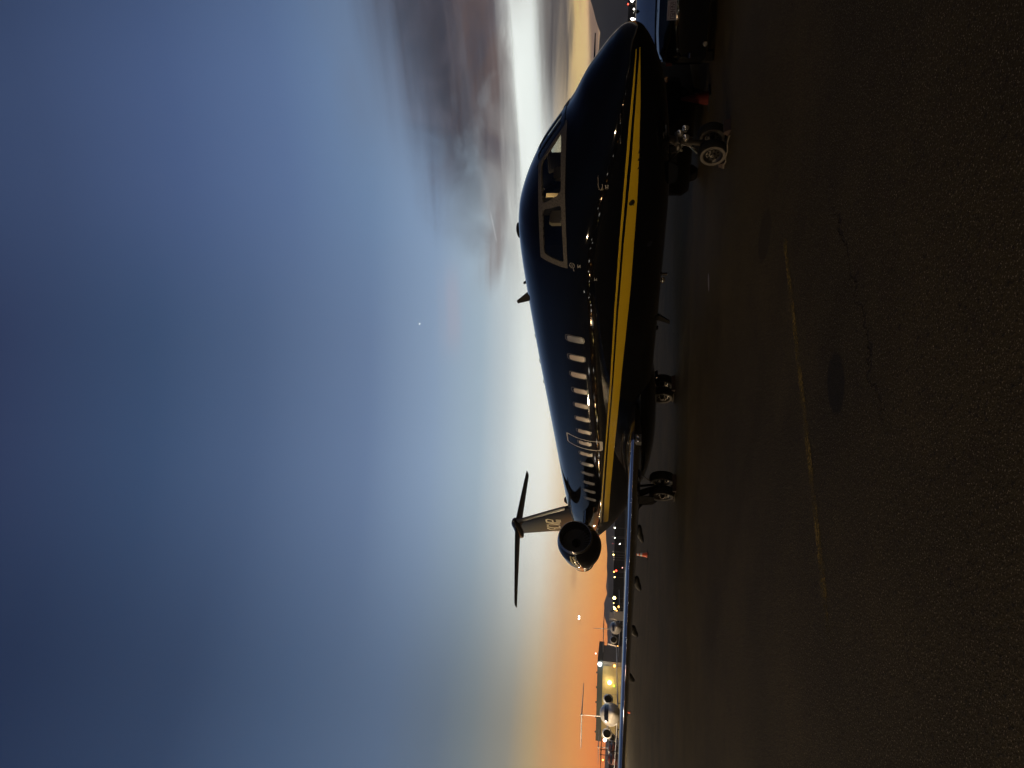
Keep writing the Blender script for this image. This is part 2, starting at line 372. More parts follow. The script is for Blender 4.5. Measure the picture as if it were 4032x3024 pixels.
def ridge(name, pts, m, depth, seed, jag):
    rr = random.Random(seed); bm = bmesh.new(); P = []
    for (a, b_) in zip(pts, pts[1:]):
        n = max(2, int((Vector(b_)-Vector(a)).length/45))
        for i in range(n):
            u = i/n; v = Vector(a).lerp(Vector(b_), u); v.z += rr.uniform(-jag, jag); P.append(v)
    P.append(Vector(pts[-1])); R_ = []
    for v in P:
        d = Vector((v.x-CP.x, v.y-CP.y, 0)).normalized()
        R_.append([Vector((v.x,v.y,0))-d*depth+Vector((0,0,-2)), Vector((v.x,v.y,0))-d*depth*.55+Vector((0,0,v.z*.42+rr.uniform(-jag,jag))), v,
                   Vector((v.x,v.y,0))+d*depth*.6+Vector((0,0,v.z*.5)), Vector((v.x,v.y,0))+d*depth+Vector((0,0,-2))])
    loft(bm, R_, cap=True, closed=True); return tag(obj(name, bm, m, auto=0), kind='structure')
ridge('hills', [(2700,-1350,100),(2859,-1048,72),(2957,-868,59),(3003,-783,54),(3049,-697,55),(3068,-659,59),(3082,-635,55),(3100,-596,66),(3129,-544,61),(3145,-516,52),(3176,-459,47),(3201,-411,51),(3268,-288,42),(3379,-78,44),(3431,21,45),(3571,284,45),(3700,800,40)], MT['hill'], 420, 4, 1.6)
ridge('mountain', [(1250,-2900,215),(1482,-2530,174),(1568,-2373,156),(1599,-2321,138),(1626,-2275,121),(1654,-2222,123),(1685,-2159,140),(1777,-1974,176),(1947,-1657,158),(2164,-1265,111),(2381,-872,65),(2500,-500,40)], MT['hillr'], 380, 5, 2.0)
def berm(name, pts, h0):
    bm = bmesh.new(); R_ = []
    for i, (a, b_) in enumerate(zip(pts, pts[1:])):
        for k in range(24):
            v = Vector((*a,0)).lerp(Vector((*b_,0)), k/24); d = Vector((v.x-CP.x, v.y-CP.y, 0)).normalized(); hh_ = h0+random.uniform(-.12,.12)
            R_.append([v-d*7, v-d*2+Vector((0,0,hh_*.93)), v+Vector((0,0,hh_)), v+d*4+Vector((0,0,hh_)), v+d*10])
    loft(bm, R_, closed=True); return tag(obj(name, bm, MT['berm'], auto=0), kind='structure')
berm('terrain', [(300,-150),(309,-108),(321,-87),(338,-55),(350,-10),(360,40),(365,90)], 4.5)
berm('terrain', [(150,-420),(201,-313),(212,-291),(235,-250),(262,-205),(300,-150)], 4.4)

# ------------------------------------------------------------------ the black jet
TOP=[(0,1.46),(.03,1.56),(.06,1.65),(.24,1.82),(.53,2.02),(.83,2.215),(1.32,2.46),(1.74,2.73),(2.11,2.96),(2.57,3.19),(2.98,3.355),(3.41,3.48),(3.9,3.55),(4.7,3.585),(5.7,3.60),(8,3.61),(12,3.6),(18.5,3.585),(20,3.55),(21.5,3.45),(23,3.24),(24.3,2.9),(24.6,2.75)]
BOT=[(0,1.44),(.03,1.39),(.06,1.36),(.15,1.31),(.35,1.215),(.8,1.07),(1.5,.95),(2.5,.865),(3.6,.83),(15.5,.83),(17,.95),(18.5,1.2),(20,1.52),(21.5,1.88),(23,2.22),(24.3,2.52),(24.6,2.67)]
WID=[(0,.012),(.03,.13),(.06,.2),(.15,.33),(.35,.5),(.6,.63),(1.,.78),(1.5,.93),(2.,1.05),(2.6,1.16),(3.2,1.25),(4,1.32),(4.8,1.345),(17,1.345),(18.5,1.29),(20,1.13),(21.5,.87),(23,.54),(24.3,.24),(24.6,.06)]
def pchip(T):
    x=[a for a,_ in T]; y=[b_ for _,b_ in T]; n=len(x); hs=[x[i+1]-x[i] for i in range(n-1)]; d=[(y[i+1]-y[i])/hs[i] for i in range(n-1)]
    mm=[d[0]]+[0 if d[i-1]*d[i]<=0 else 3*(hs[i-1]+hs[i])/((2*hs[i]+hs[i-1])/d[i-1]+(hs[i]+2*hs[i-1])/d[i]) for i in range(1,n-1)]+[d[-1]]
    def f(s):
        s=min(max(s,x[0]),x[-1]); i=0
        while i<n-2 and s>x[i+1]: i+=1
        u=(s-x[i])/hs[i]
        return (2*u**3-3*u*u+1)*y[i]+(u**3-2*u*u+u)*hs[i]*mm[i]+(3*u*u-2*u**3)*y[i+1]+(u**3-u*u)*hs[i]*mm[i+1]
    return f
ftop,fbot,fwid = pchip(TOP),pchip(BOT),pchip(WID)
def surf(s, z, side=1, off=0.0):
    hh_=(ftop(s)-fbot(s))/2; zc=(ftop(s)+fbot(s))/2; k=(z-zc)/hh_; w=fwid(s)
    tt=w*max(1-k*k,0)**.5; n=Vector((0,tt/(w*w),(z-zc)/(hh_*hh_)));
    e=.02; ds=(w*max(1-k*k,0)**.5-fwid(s-e)*max(1-((z-(ftop(s-e)+fbot(s-e))/2)/((ftop(s-e)-fbot(s-e))/2))**2,0)**.5)/e
    n=Vector((-ds*n.y, n.y, n.z)).normalized() if n.length>1e-6 else Vector((0,1,0))
    p=Vector((s,tt,z))+n*off
    return Vector((p.x,p.y*side,p.z))
def inpoly(p, poly):
    x,y=p; c_=False; n=len(poly)
    for i in range(n):
        (x1,y1),(x2,y2)=poly[i],poly[i-1]
        if (y1>y)!=(y2>y) and x<(x2-x1)*(y-y1)/(y2-y1)+x1: c_=not c_
    return c_
def roundpoly(poly, r, k=4):
    """round the corners of a polygon"""
    out=[]; n=len(poly)
    for i in range(n):
        p=Vector(poly[i]); a=Vector(poly[i-1]); b_=Vector(poly[(i+1)%n])
        da=(a-p); db=(b_-p); ra=min(r,da.length*.45); rb=min(r,db.length*.45); A=p+da.normalized()*ra; B=p+db.normalized()*rb
        for j in range(k+1):
            u=j/k; out.append(tuple((1-u)**2*A+2*u*(1-u)*p+u*u*B))
    return out
def patch(bm, outer, holes=(), mapf=None, cuts=3, mi=0, depth=.012):
    """flat polygon with holes, refined, bent onto a surface and given a thickness towards the inside"""
    b2=bmesh.new()
    for lp in (outer,*holes):
        vs=[b2.verts.new((p[0],p[1],0)) for p in lp]
        for i in range(len(vs)): b2.edges.new((vs[i],vs[(i+1)%len(vs)]))
    bmesh.ops.triangle_fill(b2, use_beauty=True, edges=b2.edges[:])
    for _ in range(cuts):
        lon=[e for e in b2.edges if e.calc_length()>.12]
        if not lon: break
        bmesh.ops.subdivide_edges(b2, edges=lon, cuts=1); bmesh.ops.triangulate(b2, faces=b2.faces[:])
    b2.verts.index_update()
    top_=[bm.verts.new(mapf(v.co.x,v.co.y,0)) for v in b2.verts]; bot_=[bm.verts.new(mapf(v.co.x,v.co.y,-depth)) for v in b2.verts]
    for f in b2.faces:
        ids=[v.index for v in f.verts]
        try:
            bm.faces.new([top_[i] for i in ids]).material_index=mi; bm.faces.new([bot_[i] for i in ids[::-1]]).material_index=mi
        except ValueError: pass
    for e in b2.edges:
        if len(e.link_faces)==1:
            i,j=(v.index for v in e.verts)
            try: bm.faces.new((top_[i],top_[j],bot_[j],bot_[i])).material_index=mi
            except ValueError: pass
    b2.free()
def onfus(side=1, off=.004): return lambda s,z,d: surf(s,z,side,off+d)

jet = thing('business_jet', 'large glossy black jet with two gold stripes along its side, T-tail and rear engines', 'airplane')
WIN1=roundpoly([(1.54,2.572),(2.19,2.585),(2.31,2.66),(2.60,2.925),(2.145,2.945)],.07)
WIN2=roundpoly([(2.42,2.595),(3.575,2.607),(3.54,2.965),(2.70,2.935)],.07)
FRM=roundpoly([(1.375,2.478),(2.2,2.52),(2.96,2.535),(3.70,2.545),(3.69,3.04),(3.0,3.015),(2.21,2.995),(1.80,2.748)],.02,2)
# fuselage shell, cockpit openings cut out of a dense grid
ss_=[]; s=0.0
while s<.3: ss_.append(s); s+=.03
while s<1.2: ss_.append(s); s+=.06
while s<4.0: ss_.append(s); s+=.03
while s<16.5: ss_.append(s); s+=.2
while s<24.6: ss_.append(s); s+=.12
ss_.append(24.6)
NA=176; bm=bmesh.new(); rings=[]
for s in ss_:
    w=fwid(s); a=ftop(s); b_=fbot(s); hh_=(a-b_)/2; zc=(a+b_)/2
    rings.append([bm.verts.new((s,w*cos(2*pi*i/NA),zc+hh_*sin(2*pi*i/NA))) for i in range(NA)])
WSP=roundpoly([(.03,1.52),(.17,1.54),(.205,2.20),(.03,2.22)],.04)
def wsopen(c): return c.z>2.4 and 1.4<c.x<2.4 and inpoly((abs(c.y),c.x),WSP)
for r0,r1 in zip(rings,rings[1:]):
    for i in range(NA):
        q4=(r0[i],r0[(i+1)%NA],r1[(i+1)%NA],r1[i]); c_=sum((v.co for v in q4),Vector())/4
        if 1.3<c_.x<3.8 and c_.z>2.3 and (inpoly((c_.x,c_.z),WIN1) or inpoly((c_.x,c_.z),WIN2)): continue
        if wsopen(c_): continue
        bm.faces.new(q4)
bm.faces.new(rings[0]); bm.faces.new(rings[-1])
bmesh.ops.delete(bm, geom=[v for v in bm.verts if not v.link_faces], context='VERTS')
fus=obj('fuselage', bm, MT['fus'], jet, auto=0)
for sd in (1,-1):
    bm=bmesh.new(); patch(bm, FRM, (WIN1,WIN2), onfus(sd,.006), 4, depth=.03); obj('cockpit_frame', bm, MT['frame'], jet)
    for wp in (WIN1,WIN2):
        c0=sum((Vector(p) for p in wp),Vector((0,0)))/len(wp)
        big=[tuple(c0+(Vector(p)-c0)*1.03) for p in wp]
        bm=bmesh.new(); patch(bm, big, (), onfus(sd,-.006), 4, depth=.008); obj('cockpit_window', bm, MT['glass'], jet)
for sd in (1,-1):                                       # front panes and their frame, in plan (t, s)
    def ontop(t_,s_,d,sd=sd):
        a=ftop(s_); b_=fbot(s_); zc=(a+b_)/2; hh_=(a-b_)/2; k=min(abs(t_)/fwid(s_),1)
        return Vector((s_-.5*d, sd*t_, zc+hh_*(1-k*k)**.5+d))
    pane=WSP; rim=roundpoly([(.004,1.42),(.215,1.44),(.245,2.32),(.004,2.33)],.03)
    bm=bmesh.new(); patch(bm, rim, (pane,), lambda a,c_,d: ontop(a,c_,d+.008), 4, depth=.03); obj('windshield_frame', bm, MT['paint'], jet)
    c0=Vector((.11,1.87)); big=[tuple(c0+(Vector(p)-c0)*1.04) for p in pane]
    bm=bmesh.new(); patch(bm, big, (), lambda a,c_,d: ontop(a,c_,d-.004), 4, depth=.008); obj('windshield', bm, MT['glass'], jet)
# inside the cockpit
bm=bmesh.new(); box(bm,(1.45,-.5,1.9),(2.0,.5,2.40)); box(bm,(1.5,-.1,1.6),(2.6,.1,2.1)); obj('instrument_panel', bm, MT['black'], jet, smooth=False)
for sd in (1,-1):
    bm=bmesh.new(); loft(bm,[[(s_,sd*.36,1.3)]+[(s_,sd*max(.36,1.27*cos(a)),2.19+1.27*sin(a)) for a in [R(-45+10*j) for j in range(12)]]+[(s_,sd*.36,3.42)] for s_ in (4.15,4.19)])
    obj('cockpit_bulkhead', bm, MT['black'], jet, smooth=False)
for sd in (1,-1):
    bm=bmesh.new(); box(bm,(2.75,sd*.52-.22,1.6),(3.25,sd*.52+.22,2.05)); 
    loft(bm,[[(3.12+.10*k,sd*.52+x*(.23-.02*k),z) for x,z in ((-1,2.05+.0*k),(1,2.05),(1,2.62),(.6,2.68),(-.6,2.68),(-1,2.62))] for k in (0,1)])
    loft(bm,[[(3.19+.08*k,sd*.52+x*.14,z) for x,z in ((-1,2.66),(1,2.66),(1,2.84),(.7,2.88),(-.7,2.88),(-1,2.84))] for k in (0,1)])
    obj('pilot_seat', bm, MT['seat'], jet)
bm=bmesh.new(); box(bm,(4.125,-.905,2.84),(4.148,-.80,3.12)); obj('cabin_panel', bm, mat('pale_wall_panel',(.75,.62,.42),.4), jet, smooth=False)
bm=bmesh.new(); box(bm,(3.07,-.90,2.60),(3.48,-.885,2.97)); obj('sun_visor', bm, MT['black'], jet, smooth=False)
bm=bmesh.new(); bar(bm,(3.90,-.80,3.19),(3.90,-.80,3.13),.03,.02); obj('added_panel_lamp', bm, MT['gear'], jet)  # lamp body added beside the pale bulkhead panel to go with its fill light
# cabin windows
for sd in (1,-1):
    for k in range(14):
        sc=5.965+.7575*k
        if k==13 and sd==-1: continue
        pl=roundpoly([(sc-.115,2.355),(sc+.115,2.355),(sc+.115,2.715),(sc-.115,2.715)],.085,5)
        c0=Vector((sc,2.535)); big=[tuple(c0+Vector(((p[0]-c0.x)*1.16,(p[1]-c0.y)*1.10))) for p in pl]
        bm=bmesh.new(); patch(bm, pl, (), onfus(sd,.0025), 2); wn=obj('cabin_window', bm, MT['glassd'], jet)
        kk=(.02,.05,.03,.08,.04,.02,.06,.03,.03,.05,.02,.05,.03,.04)[k]; hi=2.71-kk*.45  # blind set off-centre; the dark crescent left at top and front stands for recess shade
        bm=bmesh.new(); patch(bm, roundpoly([(sc-.098,2.362),(sc+.112,2.362),(sc+.112,hi),(sc-.098,hi-.008)],.07,5), (), onfus(sd,.0042), 2, depth=.001); obj('window_shade', bm, MT['shade2'] if (k==0 or k>8) else MT['shade'], wn)
        bm=bmesh.new(); patch(bm, big, (pl,), onfus(sd,.005), 2); obj('window_rim', bm, MT['rimd'], wn)
# overwing exit outline
for sd in (1,-1):
    o_=roundpoly([(11.02,2.05),(11.66,2.05),(11.66,3.03),(11.02,3.03)],.09); i_=roundpoly([(11.06,2.13),(11.62,2.13),(11.62,2.995),(11.06,2.995)],.08)
    bm=bmesh.new(); patch(bm, o_, (i_,), onfus(sd,.004), 3); obj('emergency_exit_outline', bm, MT['mark'], jet)
# markings, probes and small fittings on the nose
def strokes(bm, segs, w, mapf, depth=.006):
    for (a,c_) in segs:
        a,c_=Vector(a),Vector(c_); d=(c_-a)
        if d.length<1e-6: continue
        d.normalize(); n=Vector((-d.y,d.x))*w*.5
        patch(bm,[tuple(a+n-d*w*.3),tuple(a-n-d*w*.3),tuple(c_-n+d*w*.3),tuple(c_+n+d*w*.3)],(),mapf,2,depth=depth)
bm=bmesh.new()
ring=[(3.60+.06*cos(2*pi*k/14),2.465+.042*sin(2*pi*k/14)) for k in range(15)]
strokes(bm,list(zip(ring,ring[1:])),.012,onfus()); strokes(bm,[((3.585,2.455),(3.595,2.475)),((3.615,2.455),(3.625,2.475)),((3.66,2.45),(3.74,2.44))],.014,onfus())
obj('rescue_marking', bm, MT['markd'], jet, smooth=False)
for (x,z,l) in ((3.56,2.365,.09),(3.90,2.085,.08),(1.905,1.875,.08)):
    bm=bmesh.new(); patch(bm,[(x,z-.045),(x+l,z-.045),(x+l*.7,z-.032),(x+l*.7,z-.012),(x+l*.95,z-.008),(x+l*.95,z+.006),(x,z+.006),(x,z-.008),(x+l*.5,z-.012),(x+l*.5,z-.03),(x,z-.034)],(),onfus(),2); obj('placard', bm, MT['markd'], jet, smooth=False)
bm=bmesh.new(); hk=[(1.76,1.985),(1.93,1.985),(1.985,1.965),(1.99,1.945),(1.97,1.925),(1.90,1.92)]
strokes(bm,list(zip(hk,hk[1:])),.014,onfus(1,.008)); obj('door_handle', bm, MT['gear'], jet)
for s in (.90,1.20):
    p=surf(s,1.66); n=(surf(s,1.66,1,.1)-p).normalized()
    bm=bmesh.new(); bar(bm,p-n*.01,p+n*.07,.014,.012); bar(bm,p+n*.07+Vector((.02,0,0)),p+n*.07-Vector((.13,0,0)),.013,.007); obj('pitot_probe', bm, MT['gear'], jet)
bm=bmesh.new(); patch(bm,[(2.35+.055*cos(2*pi*k/16),1.468+.045*sin(2*pi*k/16)) for k in range(16)],(),onfus(1,.005),2); p=surf(2.38,1.46); n=(surf(2.38,1.46,1,.1)-p).normalized(); bar(bm,p,p+n*.04,.012,.008); obj('sensor_vane', bm, MT['black'], jet)
for (a_,c_) in (((1.42,1.372),(1.48,1.385)),((1.56,1.372),(1.60,1.39)),((1.72,1.374),(1.75,1.388))):
    bm=bmesh.new(); strokes(bm,[(a_,c_)],.02,onfus(1,.005)); obj('static_port', bm, MT['black'], jet)
# aerials
def blade(pts, th, s_mat, nm, t0=0.0, lab=None):
    bm=bmesh.new(); loft(bm,[[(x,t0+k*th*.5*w_,z) for (x,z,w_) in pts] for k in (-1,1)]); return obj(nm,bm,s_mat,jet,smooth=False)
blade([(6.12,3.58,1),(6.45,3.58,1),(6.59,3.90,.5),(6.50,3.91,.5)],.05,MT['black'],'antenna')
blade([(5.70,3.58,1),(5.82,3.58,1),(5.87,3.685,.6),(5.83,3.69,.6)],.04,MT['black'],'antenna')
for s,zz_,l_ in ((4.15,3.575,.20),(7.9,3.60,.10),(9.1,3.60,.22),(10.2,3.6,.12)):
    bm=bmesh.new(); sphere(bm,(s,0,zz_),1,16,0,(l_,.10,.055)); obj('roof_fairing', bm, MT['black'], jet)
blade([(6.95,.85,1),(7.17,.85,1),(7.36,.55,.5),(7.24,.55,.5)],.05,MT['black'],'antenna')
blade([(7.45,.86,1),(7.60,.86,1),(7.58,.79,.6),(7.48,.79,.6)],.05,MT['black'],'antenna')
bm=bmesh.new(); sphere(bm,(5.72,.0,.80),.06,14,0,(1.1,1,1)); obj('beacon_light', bm, MT['lens'], jet)
bm=bmesh.new(); bar(bm,(5.5,.02,.85),(5.5,.02,.72),.03); obj('drain_mast', bm, MT['gear'], jet)
bm=bmesh.new(); sphere(bm,(19.9,0,3.56),1,16,0,(.34,.12,.16)); obj('air_scoop', bm, MT['black'], jet)
# belly fairing where the wing meets the body
bm=bmesh.new(); rr=[]
for k in range(25):
    u=k/24; s=8.9+u*7.0; e=sin(pi*min(max(u,0.0),1))**.45 if 0<u<1 else .02
    rr.append([(s,(1.50*e+.3*(1-e))*cos(a),1.12+(.46*e+.05)*sin(a)) for a in [2*pi*j/40 for j in range(40)]])
loft(bm,rr); obj('belly_fairing', bm, MT['paint'], jet, auto=0)
# wings
def zle(t_): return 1.255+.014*(t_-2)
def wing(sd):
    st_=[(1.0,9.45,14.45,.72,1.24,1.04),(1.8,9.62,14.4,.64,None,1.06),(3.4,10.42,14.35,.56,None,1.13),(5.2,11.32,14.6,.48,None,1.21),(7.2,12.32,14.9,.41,None,1.31),(9.2,13.32,15.15,.33,None,1.41),(10.1,13.8,15.3,.28,None,1.45)]
    bm=bmesh.new(); loft(bm,[foil(a,c_,z0 or zle(t_),z1,th,sd*t_) for t_,a,c_,th,z0,z1 in st_]); w=obj('wing', bm, MT['wingdark'], jet, auto=50)
    bm=bmesh.new(); rr=[]
    for i in range(31):                                  # polished leading edge
        t_=1.86+(10.05-1.86)*i/30; j=0
        while j<len(st_)-2 and t_>st_[j+1][0]: j+=1
        A,B=st_[j],st_[j+1]; u=(t_-A[0])/(B[0]-A[0]); L_=lambda k: A[k]+(B[k]-A[k])*u
        le,te,th,z1=L_(1),L_(2),L_(3),L_(5); z0=zle(t_); ch=te-le; rw=[]
        for kx in range(-9,10):
            x=(abs(kx)/9)**2*((.26 if kx>0 else .95)/ch); yt=th*(1.48*x**.5*.5-.63*x*.5-1.76*x*x*.5)*2
            rw.append((le-.006+x*ch, sd*t_, z0+(z1-z0)*x+(1 if kx>0 else -1)*(yt*.5+.005)))
        rr.append(rw)
    loft(bm,rr,cap=False,closed=True); obj('leading_edge', bm, MT['chrome'], w, auto=60)
    for (s0,t0,z0) in ((14.1,2.88,1.05),(14.2,4.28,1.10),(14.45,5.53,1.17),(14.7,6.71,1.24)):
        bm=bmesh.new(); rr=[]
        for k in range(13):
            u=k/12; e=max(.06,sin(pi*min(u*.95+.03,1))**.6); s=s0-.9+u*1.75
            rr.append([(s,sd*(t0+.075*e*cos(a)),z0-.04-.26*max(0,u-.45)+.085*e*sin(a)*(1.3 if sin(a)<0 else 1)) for a in [2*pi*j/14 for j in range(14)]])
        loft(bm,rr); obj('flap_fairing', bm, MT['pod'], w, auto=0)
    bm=bmesh.new(); a=(13.82,15.28,1.42)
    loft(bm,[[(x,sd*y,z) for x,y,z in ((13.85+.75*k,10.1+.35*k,1.43+1.15*k),(14.5+.6*k,10.16+.35*k,1.43+1.15*k),(15.3+.1*k,10.1+.35*k,1.44+1.15*k),(14.5+.6*k,10.06+.35*k,1.43+1.15*k))] for k in (0,.5,1)]); obj('winglet', bm, MT['paint'], w)
    bm=bmesh.new(); y0=sd*1.72
    box(bm,(9.62,min(y0,y0+sd*.22),1.08),(9.80,max(y0,y0+sd*.22),1.22)); obj('lamp_housing', bm, MT['markd'], w, smooth=False)
    for k in (0,1):
        bm=bmesh.new(); sphere(bm,(9.615,sd*(1.775+.11*k),1.15),.048,14,0,(.35,1,1)); obj('landing_light', bm, MT['lens'], w)
wing(1); wing(-1)
# engines
def engine(sd):
    c0=(16.4,sd*2.40,2.985); bm=bmesh.new()
    loft(bm,[[(c0[0]+d_,c0[1]+pn(d_)*1.02*cos(a),c0[2]+drop(d_)+pn(d_)*sin(a)) for a in [2*pi*j/64 for j in range(64)]] for d_ in [.16+.06*k for k in range(48)]],cap=False)
    lathe(bm,[(2.98,.40),(2.95,.36),(2.5,.37)],(c0[0],c0[1],c0[2]+drop(3)),n=64)
    lathe(bm,[(.16,.49),(.5,.478),(.95,.478)],c0,n=64); e=obj('engine_nacelle', bm, MT['paint'], jet, auto=0)
    bm=bmesh.new(); lathe(bm,[(.16,.5635),(.08,.548),(.03,.534),(0,.520),(.03,.505),(.09,.495),(.16,.4885)],c0,n=64); obj('intake_lip', bm, MT['lip'], e, auto=0)
    bm=bmesh.new(); cc=Vector(c0)
    for k in range(28):
        a=2*pi*k/28; pv=None
        for j in range(5):
            r=.15+.325*j/4; tw=.10+.30*j/4; 
            p0=cc+Vector((.78,0,0)); d=Vector((0,cos(a),sin(a))); tn=Vector((0,-sin(a),cos(a)))
            A=p0+d*r+tn*(.052*(r/.475)+.012)*cos(tw)+Vector((-.045*cos(tw),0,0)); B=p0+d*r-tn*(.052*(r/.475)+.012)*cos(tw)+Vector((.045+.04*j/4,0,0))
            cur=(bm.verts.new(A),bm.verts.new(B))
            if pv: bm.faces.new((pv[0],pv[1],cur[1],cur[0]))
            pv=cur
    lathe(bm,[(.95,.478),(.95,.01)],c0,n=40,mi=1)
    obj('fan', bm, [MT['fanmetal'],MT['black']], e, smooth=False)
    bm=bmesh.new(); lathe(bm,[(.50,.005),(.56,.05),(.68,.11),(.80,.145),(.9,.15)],c0,n=32); obj('spinner', bm, MT['black'], e, auto=0)
    bm=bmesh.new(); lathe(bm,[(2.5,.33),(3.1,.31),(3.6,.22),(3.55,.17),(3.4,.15),(3.9,.02)],(c0[0],c0[1],c0[2]+drop(3)),n=40); obj('exhaust', bm, MT['gear'], e, auto=0)
    bm=bmesh.new(); yy=[1.0,1.75]
    loft(bm,[[(x,sd*y,z) for x,z in ((17.0+.1*k,2.72),(17.3,2.80),(18.6,2.80),(19.2-.3*k,2.72),(18.6,2.63),(17.3,2.63))] for k,y in enumerate(yy)]); obj('engine_pylon', bm, MT['paint'], jet)
    if sd>0:
        bm=bmesh.new()
        def onn(s_,a_,d): 
            r=pn(s_-16.4)+.004+d
            return Vector((s_,2.40+1.02*r*cos(a_),2.985+drop(s_-16.4)+r*sin(a_)))
        for row,(a0,h_) in enumerate(((.02,.10),(.20,.085))):
            x=16.70
            for k in range(6):
                strokes(bm,[((x,a0),(x,a0+h_))],.035,onn,.004)
                if k%2==0: strokes(bm,[((x,a0+h_),(x+.09,a0+h_)),((x,a0+h_*.5),(x+.07,a0+h_*.5))],.03,onn,.004)
                else: strokes(bm,[((x,a0),(x+.06,a0+h_)),((x+.06,a0+h_),(x+.10,a0))],.03,onn,.004)
                x+=.13
        obj('nacelle_lettering', bm, MT['goldl'], e, smooth=False)
pn=pchip([(.16,.562),(.4,.63),(.7,.69),(1.0,.70),(1.4,.672),(1.8,.61),(2.2,.535),(2.7,.455),(3.0,.42)])
def drop(d_): return -.14*min(max((d_-.16)/.9,0),1)**1.2
engine(1); engine(-1)
# fin, bullet and tailplane
FZ=[(3.30,20.35,23.9,.34),(3.6,20.52,24.0,.32),(4.5,21.38,24.2,.27),(5.4,22.28,24.6,.23),(6.0,22.86,24.85,.20)]
bm=bmesh.new(); loft(bm,[[Vector((p.x,p.z-z,z)) for p in foil(a,c_,z,z,th,0)] for z,a,c_,th in FZ]); fin=obj('tail_fin', bm, MT['wingdark'], jet, auto=50)
fin.data.materials[0]=mat('fin_paint',(.004,.004,.0045),.05,spec=.17,bump=.006,bs=2)
bm=bmesh.new(); rr=[]
for i in range(15):
    z=3.75+(5.98-3.75)*i/14; j=0
    while j<len(FZ)-2 and z>FZ[j+1][0]: j+=1
    A,B=FZ[j],FZ[j+1]; u=(z-A[0])/(B[0]-A[0]); le,te,th=[A[k]+(B[k]-A[k])*u for k in (1,2,3)]; ch=te-le; rw=[]
    for kx in range(-7,8):
        x=(abs(kx)/7)**2*(.30/ch); yt=th*(1.48*x**.5*.5-.63*x*.5)*2; rw.append((le-.004+x*ch,(1 if kx>0 else -1)*(yt*.5+.004),z))
    rr.append(rw)
loft(bm,rr,cap=False); obj('leading_edge', bm, MT['finedge'], fin, auto=60)
def finmap(s_,z_,d):
    j=0
    while j<len(FZ)-2 and z_>FZ[j+1][0]: j+=1
    A,B=FZ[j],FZ[j+1]; u=(z_-A[0])/(B[0]-A[0]); le,te,th=[A[k]+(B[k]-A[k])*u for k in (1,2,3)]; x=min(max((s_-le)/(te-le),0),1)
    yt=th*(1.48*x**.5*.5-.63*x*.5-1.76*x*x*.5+1.42*x**3*.5-.5*x**4*.5)*2
    return Vector((s_,yt*.5+.004+d,z_))
bm=bmesh.new()      # the lettering as it reads on the fin, tops towards the bullet
LT=[((0.0,0),(.02,.80)),((.02,.80),(.30,.98)),((.30,.98),(.50,.98)),((.25,.45),(.50,.45)),((.50,0),(.50,.98)),      # leaning A
    ((1.15,.92),(.85,.98)),((.85,.98),(.72,.80)),((.72,.80),(.72,.15)),((.72,.15),(.85,0)),((.85,0),(1.15,.06)),    # C
    ((1.30,.98),(1.52,0)),((1.52,0),(1.86,.98)),((1.86,.98),(1.86,0)),                                             # V I
    ((2.06,0),(2.06,.98)),((2.06,.98),(2.55,.98)),((2.55,.98),(2.68,.85)),((2.68,.85),(2.60,.52)),((2.60,.52),(2.06,.48))]  # P
base_=(23.95,4.12); sc_=.62
strokes(bm,[((base_[0]-sc_*a[0]*.98-.05*a[1],base_[1]+sc_*a[1]*.9-.02*a[0]),(base_[0]-sc_*c_[0]*.98-.05*c_[1],base_[1]+sc_*c_[1]*.9-.02*c_[0])) for a,c_ in LT],.06,finmap,.004)
for k in range(4): strokes(bm,[((22.28+.10*k,4.02),(22.28+.10*k,4.20))],.05,finmap,.004)
obj('tail_lettering', bm, MT['goldl'], fin, smooth=False)
bm=bmesh.new(); rr=[]
for k in range(21):
    u=k/20; s=22.72+u*2.75; e=max(.03,(min(u*5,1))**.5*(1-max(0,(u-.45)/.55)**2)**.5 if u<1 else .03)
    rr.append([(s,.21*e*cos(a),6.02-.02*u+.20*e*sin(a)) for a in [2*pi*j/24 for j in range(24)]])
loft(bm,rr); obj('tail_bullet', bm, MT['paint'], jet, auto=0)
for sd in (1,-1):
    bm=bmesh.new(); loft(bm,[foil(a,c_,6.03-.01*t_,6.03-.015*t_,th,sd*t_) for t_,a,c_,th in ((.05,23.2,25.0,.20),(1.2,23.82,25.25,.15),(2.4,24.5,25.55,.10),(3.05,24.9,25.72,.06),(3.12,25.15,25.72,.03))]); obj('tailplane', bm, MT['wingdark'], jet, auto=50)
# landing gear
def wheel(bm, c, r, w, face=1):
    """tyre, paler sidewall ring and spoked hub; axle along t"""
    lathe(bm,[(-w/2*.8,r*.62),(-w/2,r*.72),(-w/2*.95,r*.88),(-w/2*.6,r*.98),(0,r),(w/2*.6,r*.98),(w/2*.95,r*.88),(w/2,r*.72),(w/2*.8,r*.62)],c,'y',36,0)
    for sd in (-1,1):
        lathe(bm,[(sd*(w/2*1.0),r*.86),(sd*(w/2*1.03),r*.80),(sd*(w/2*1.03),r*.74),(sd*(w/2*.95),r*.66)],c,'y',36,2)
        lathe(bm,[(sd*w/2*.95,r*.66),(sd*w/2*.75,r*.60),(sd*w/2*.55,r*.48),(sd*w/2*.62,r*.2),(sd*w/2*.95,r*.16),(sd*w/2*1.0,.005)],c,'y',36,1)
        for k in range(9):
            a=2*pi*k/9; bar(bm,Vector(c)+Vector((r*.36*cos(a),sd*w/2*.55,r*.36*sin(a))),Vector(c)+Vector((r*.36*cos(a),sd*w/2*.72,r*.36*sin(a))),r*.075,r*.06,8,3)
WM=[MT['rubber'],MT['rim'],MT['wall'],MT['black']]
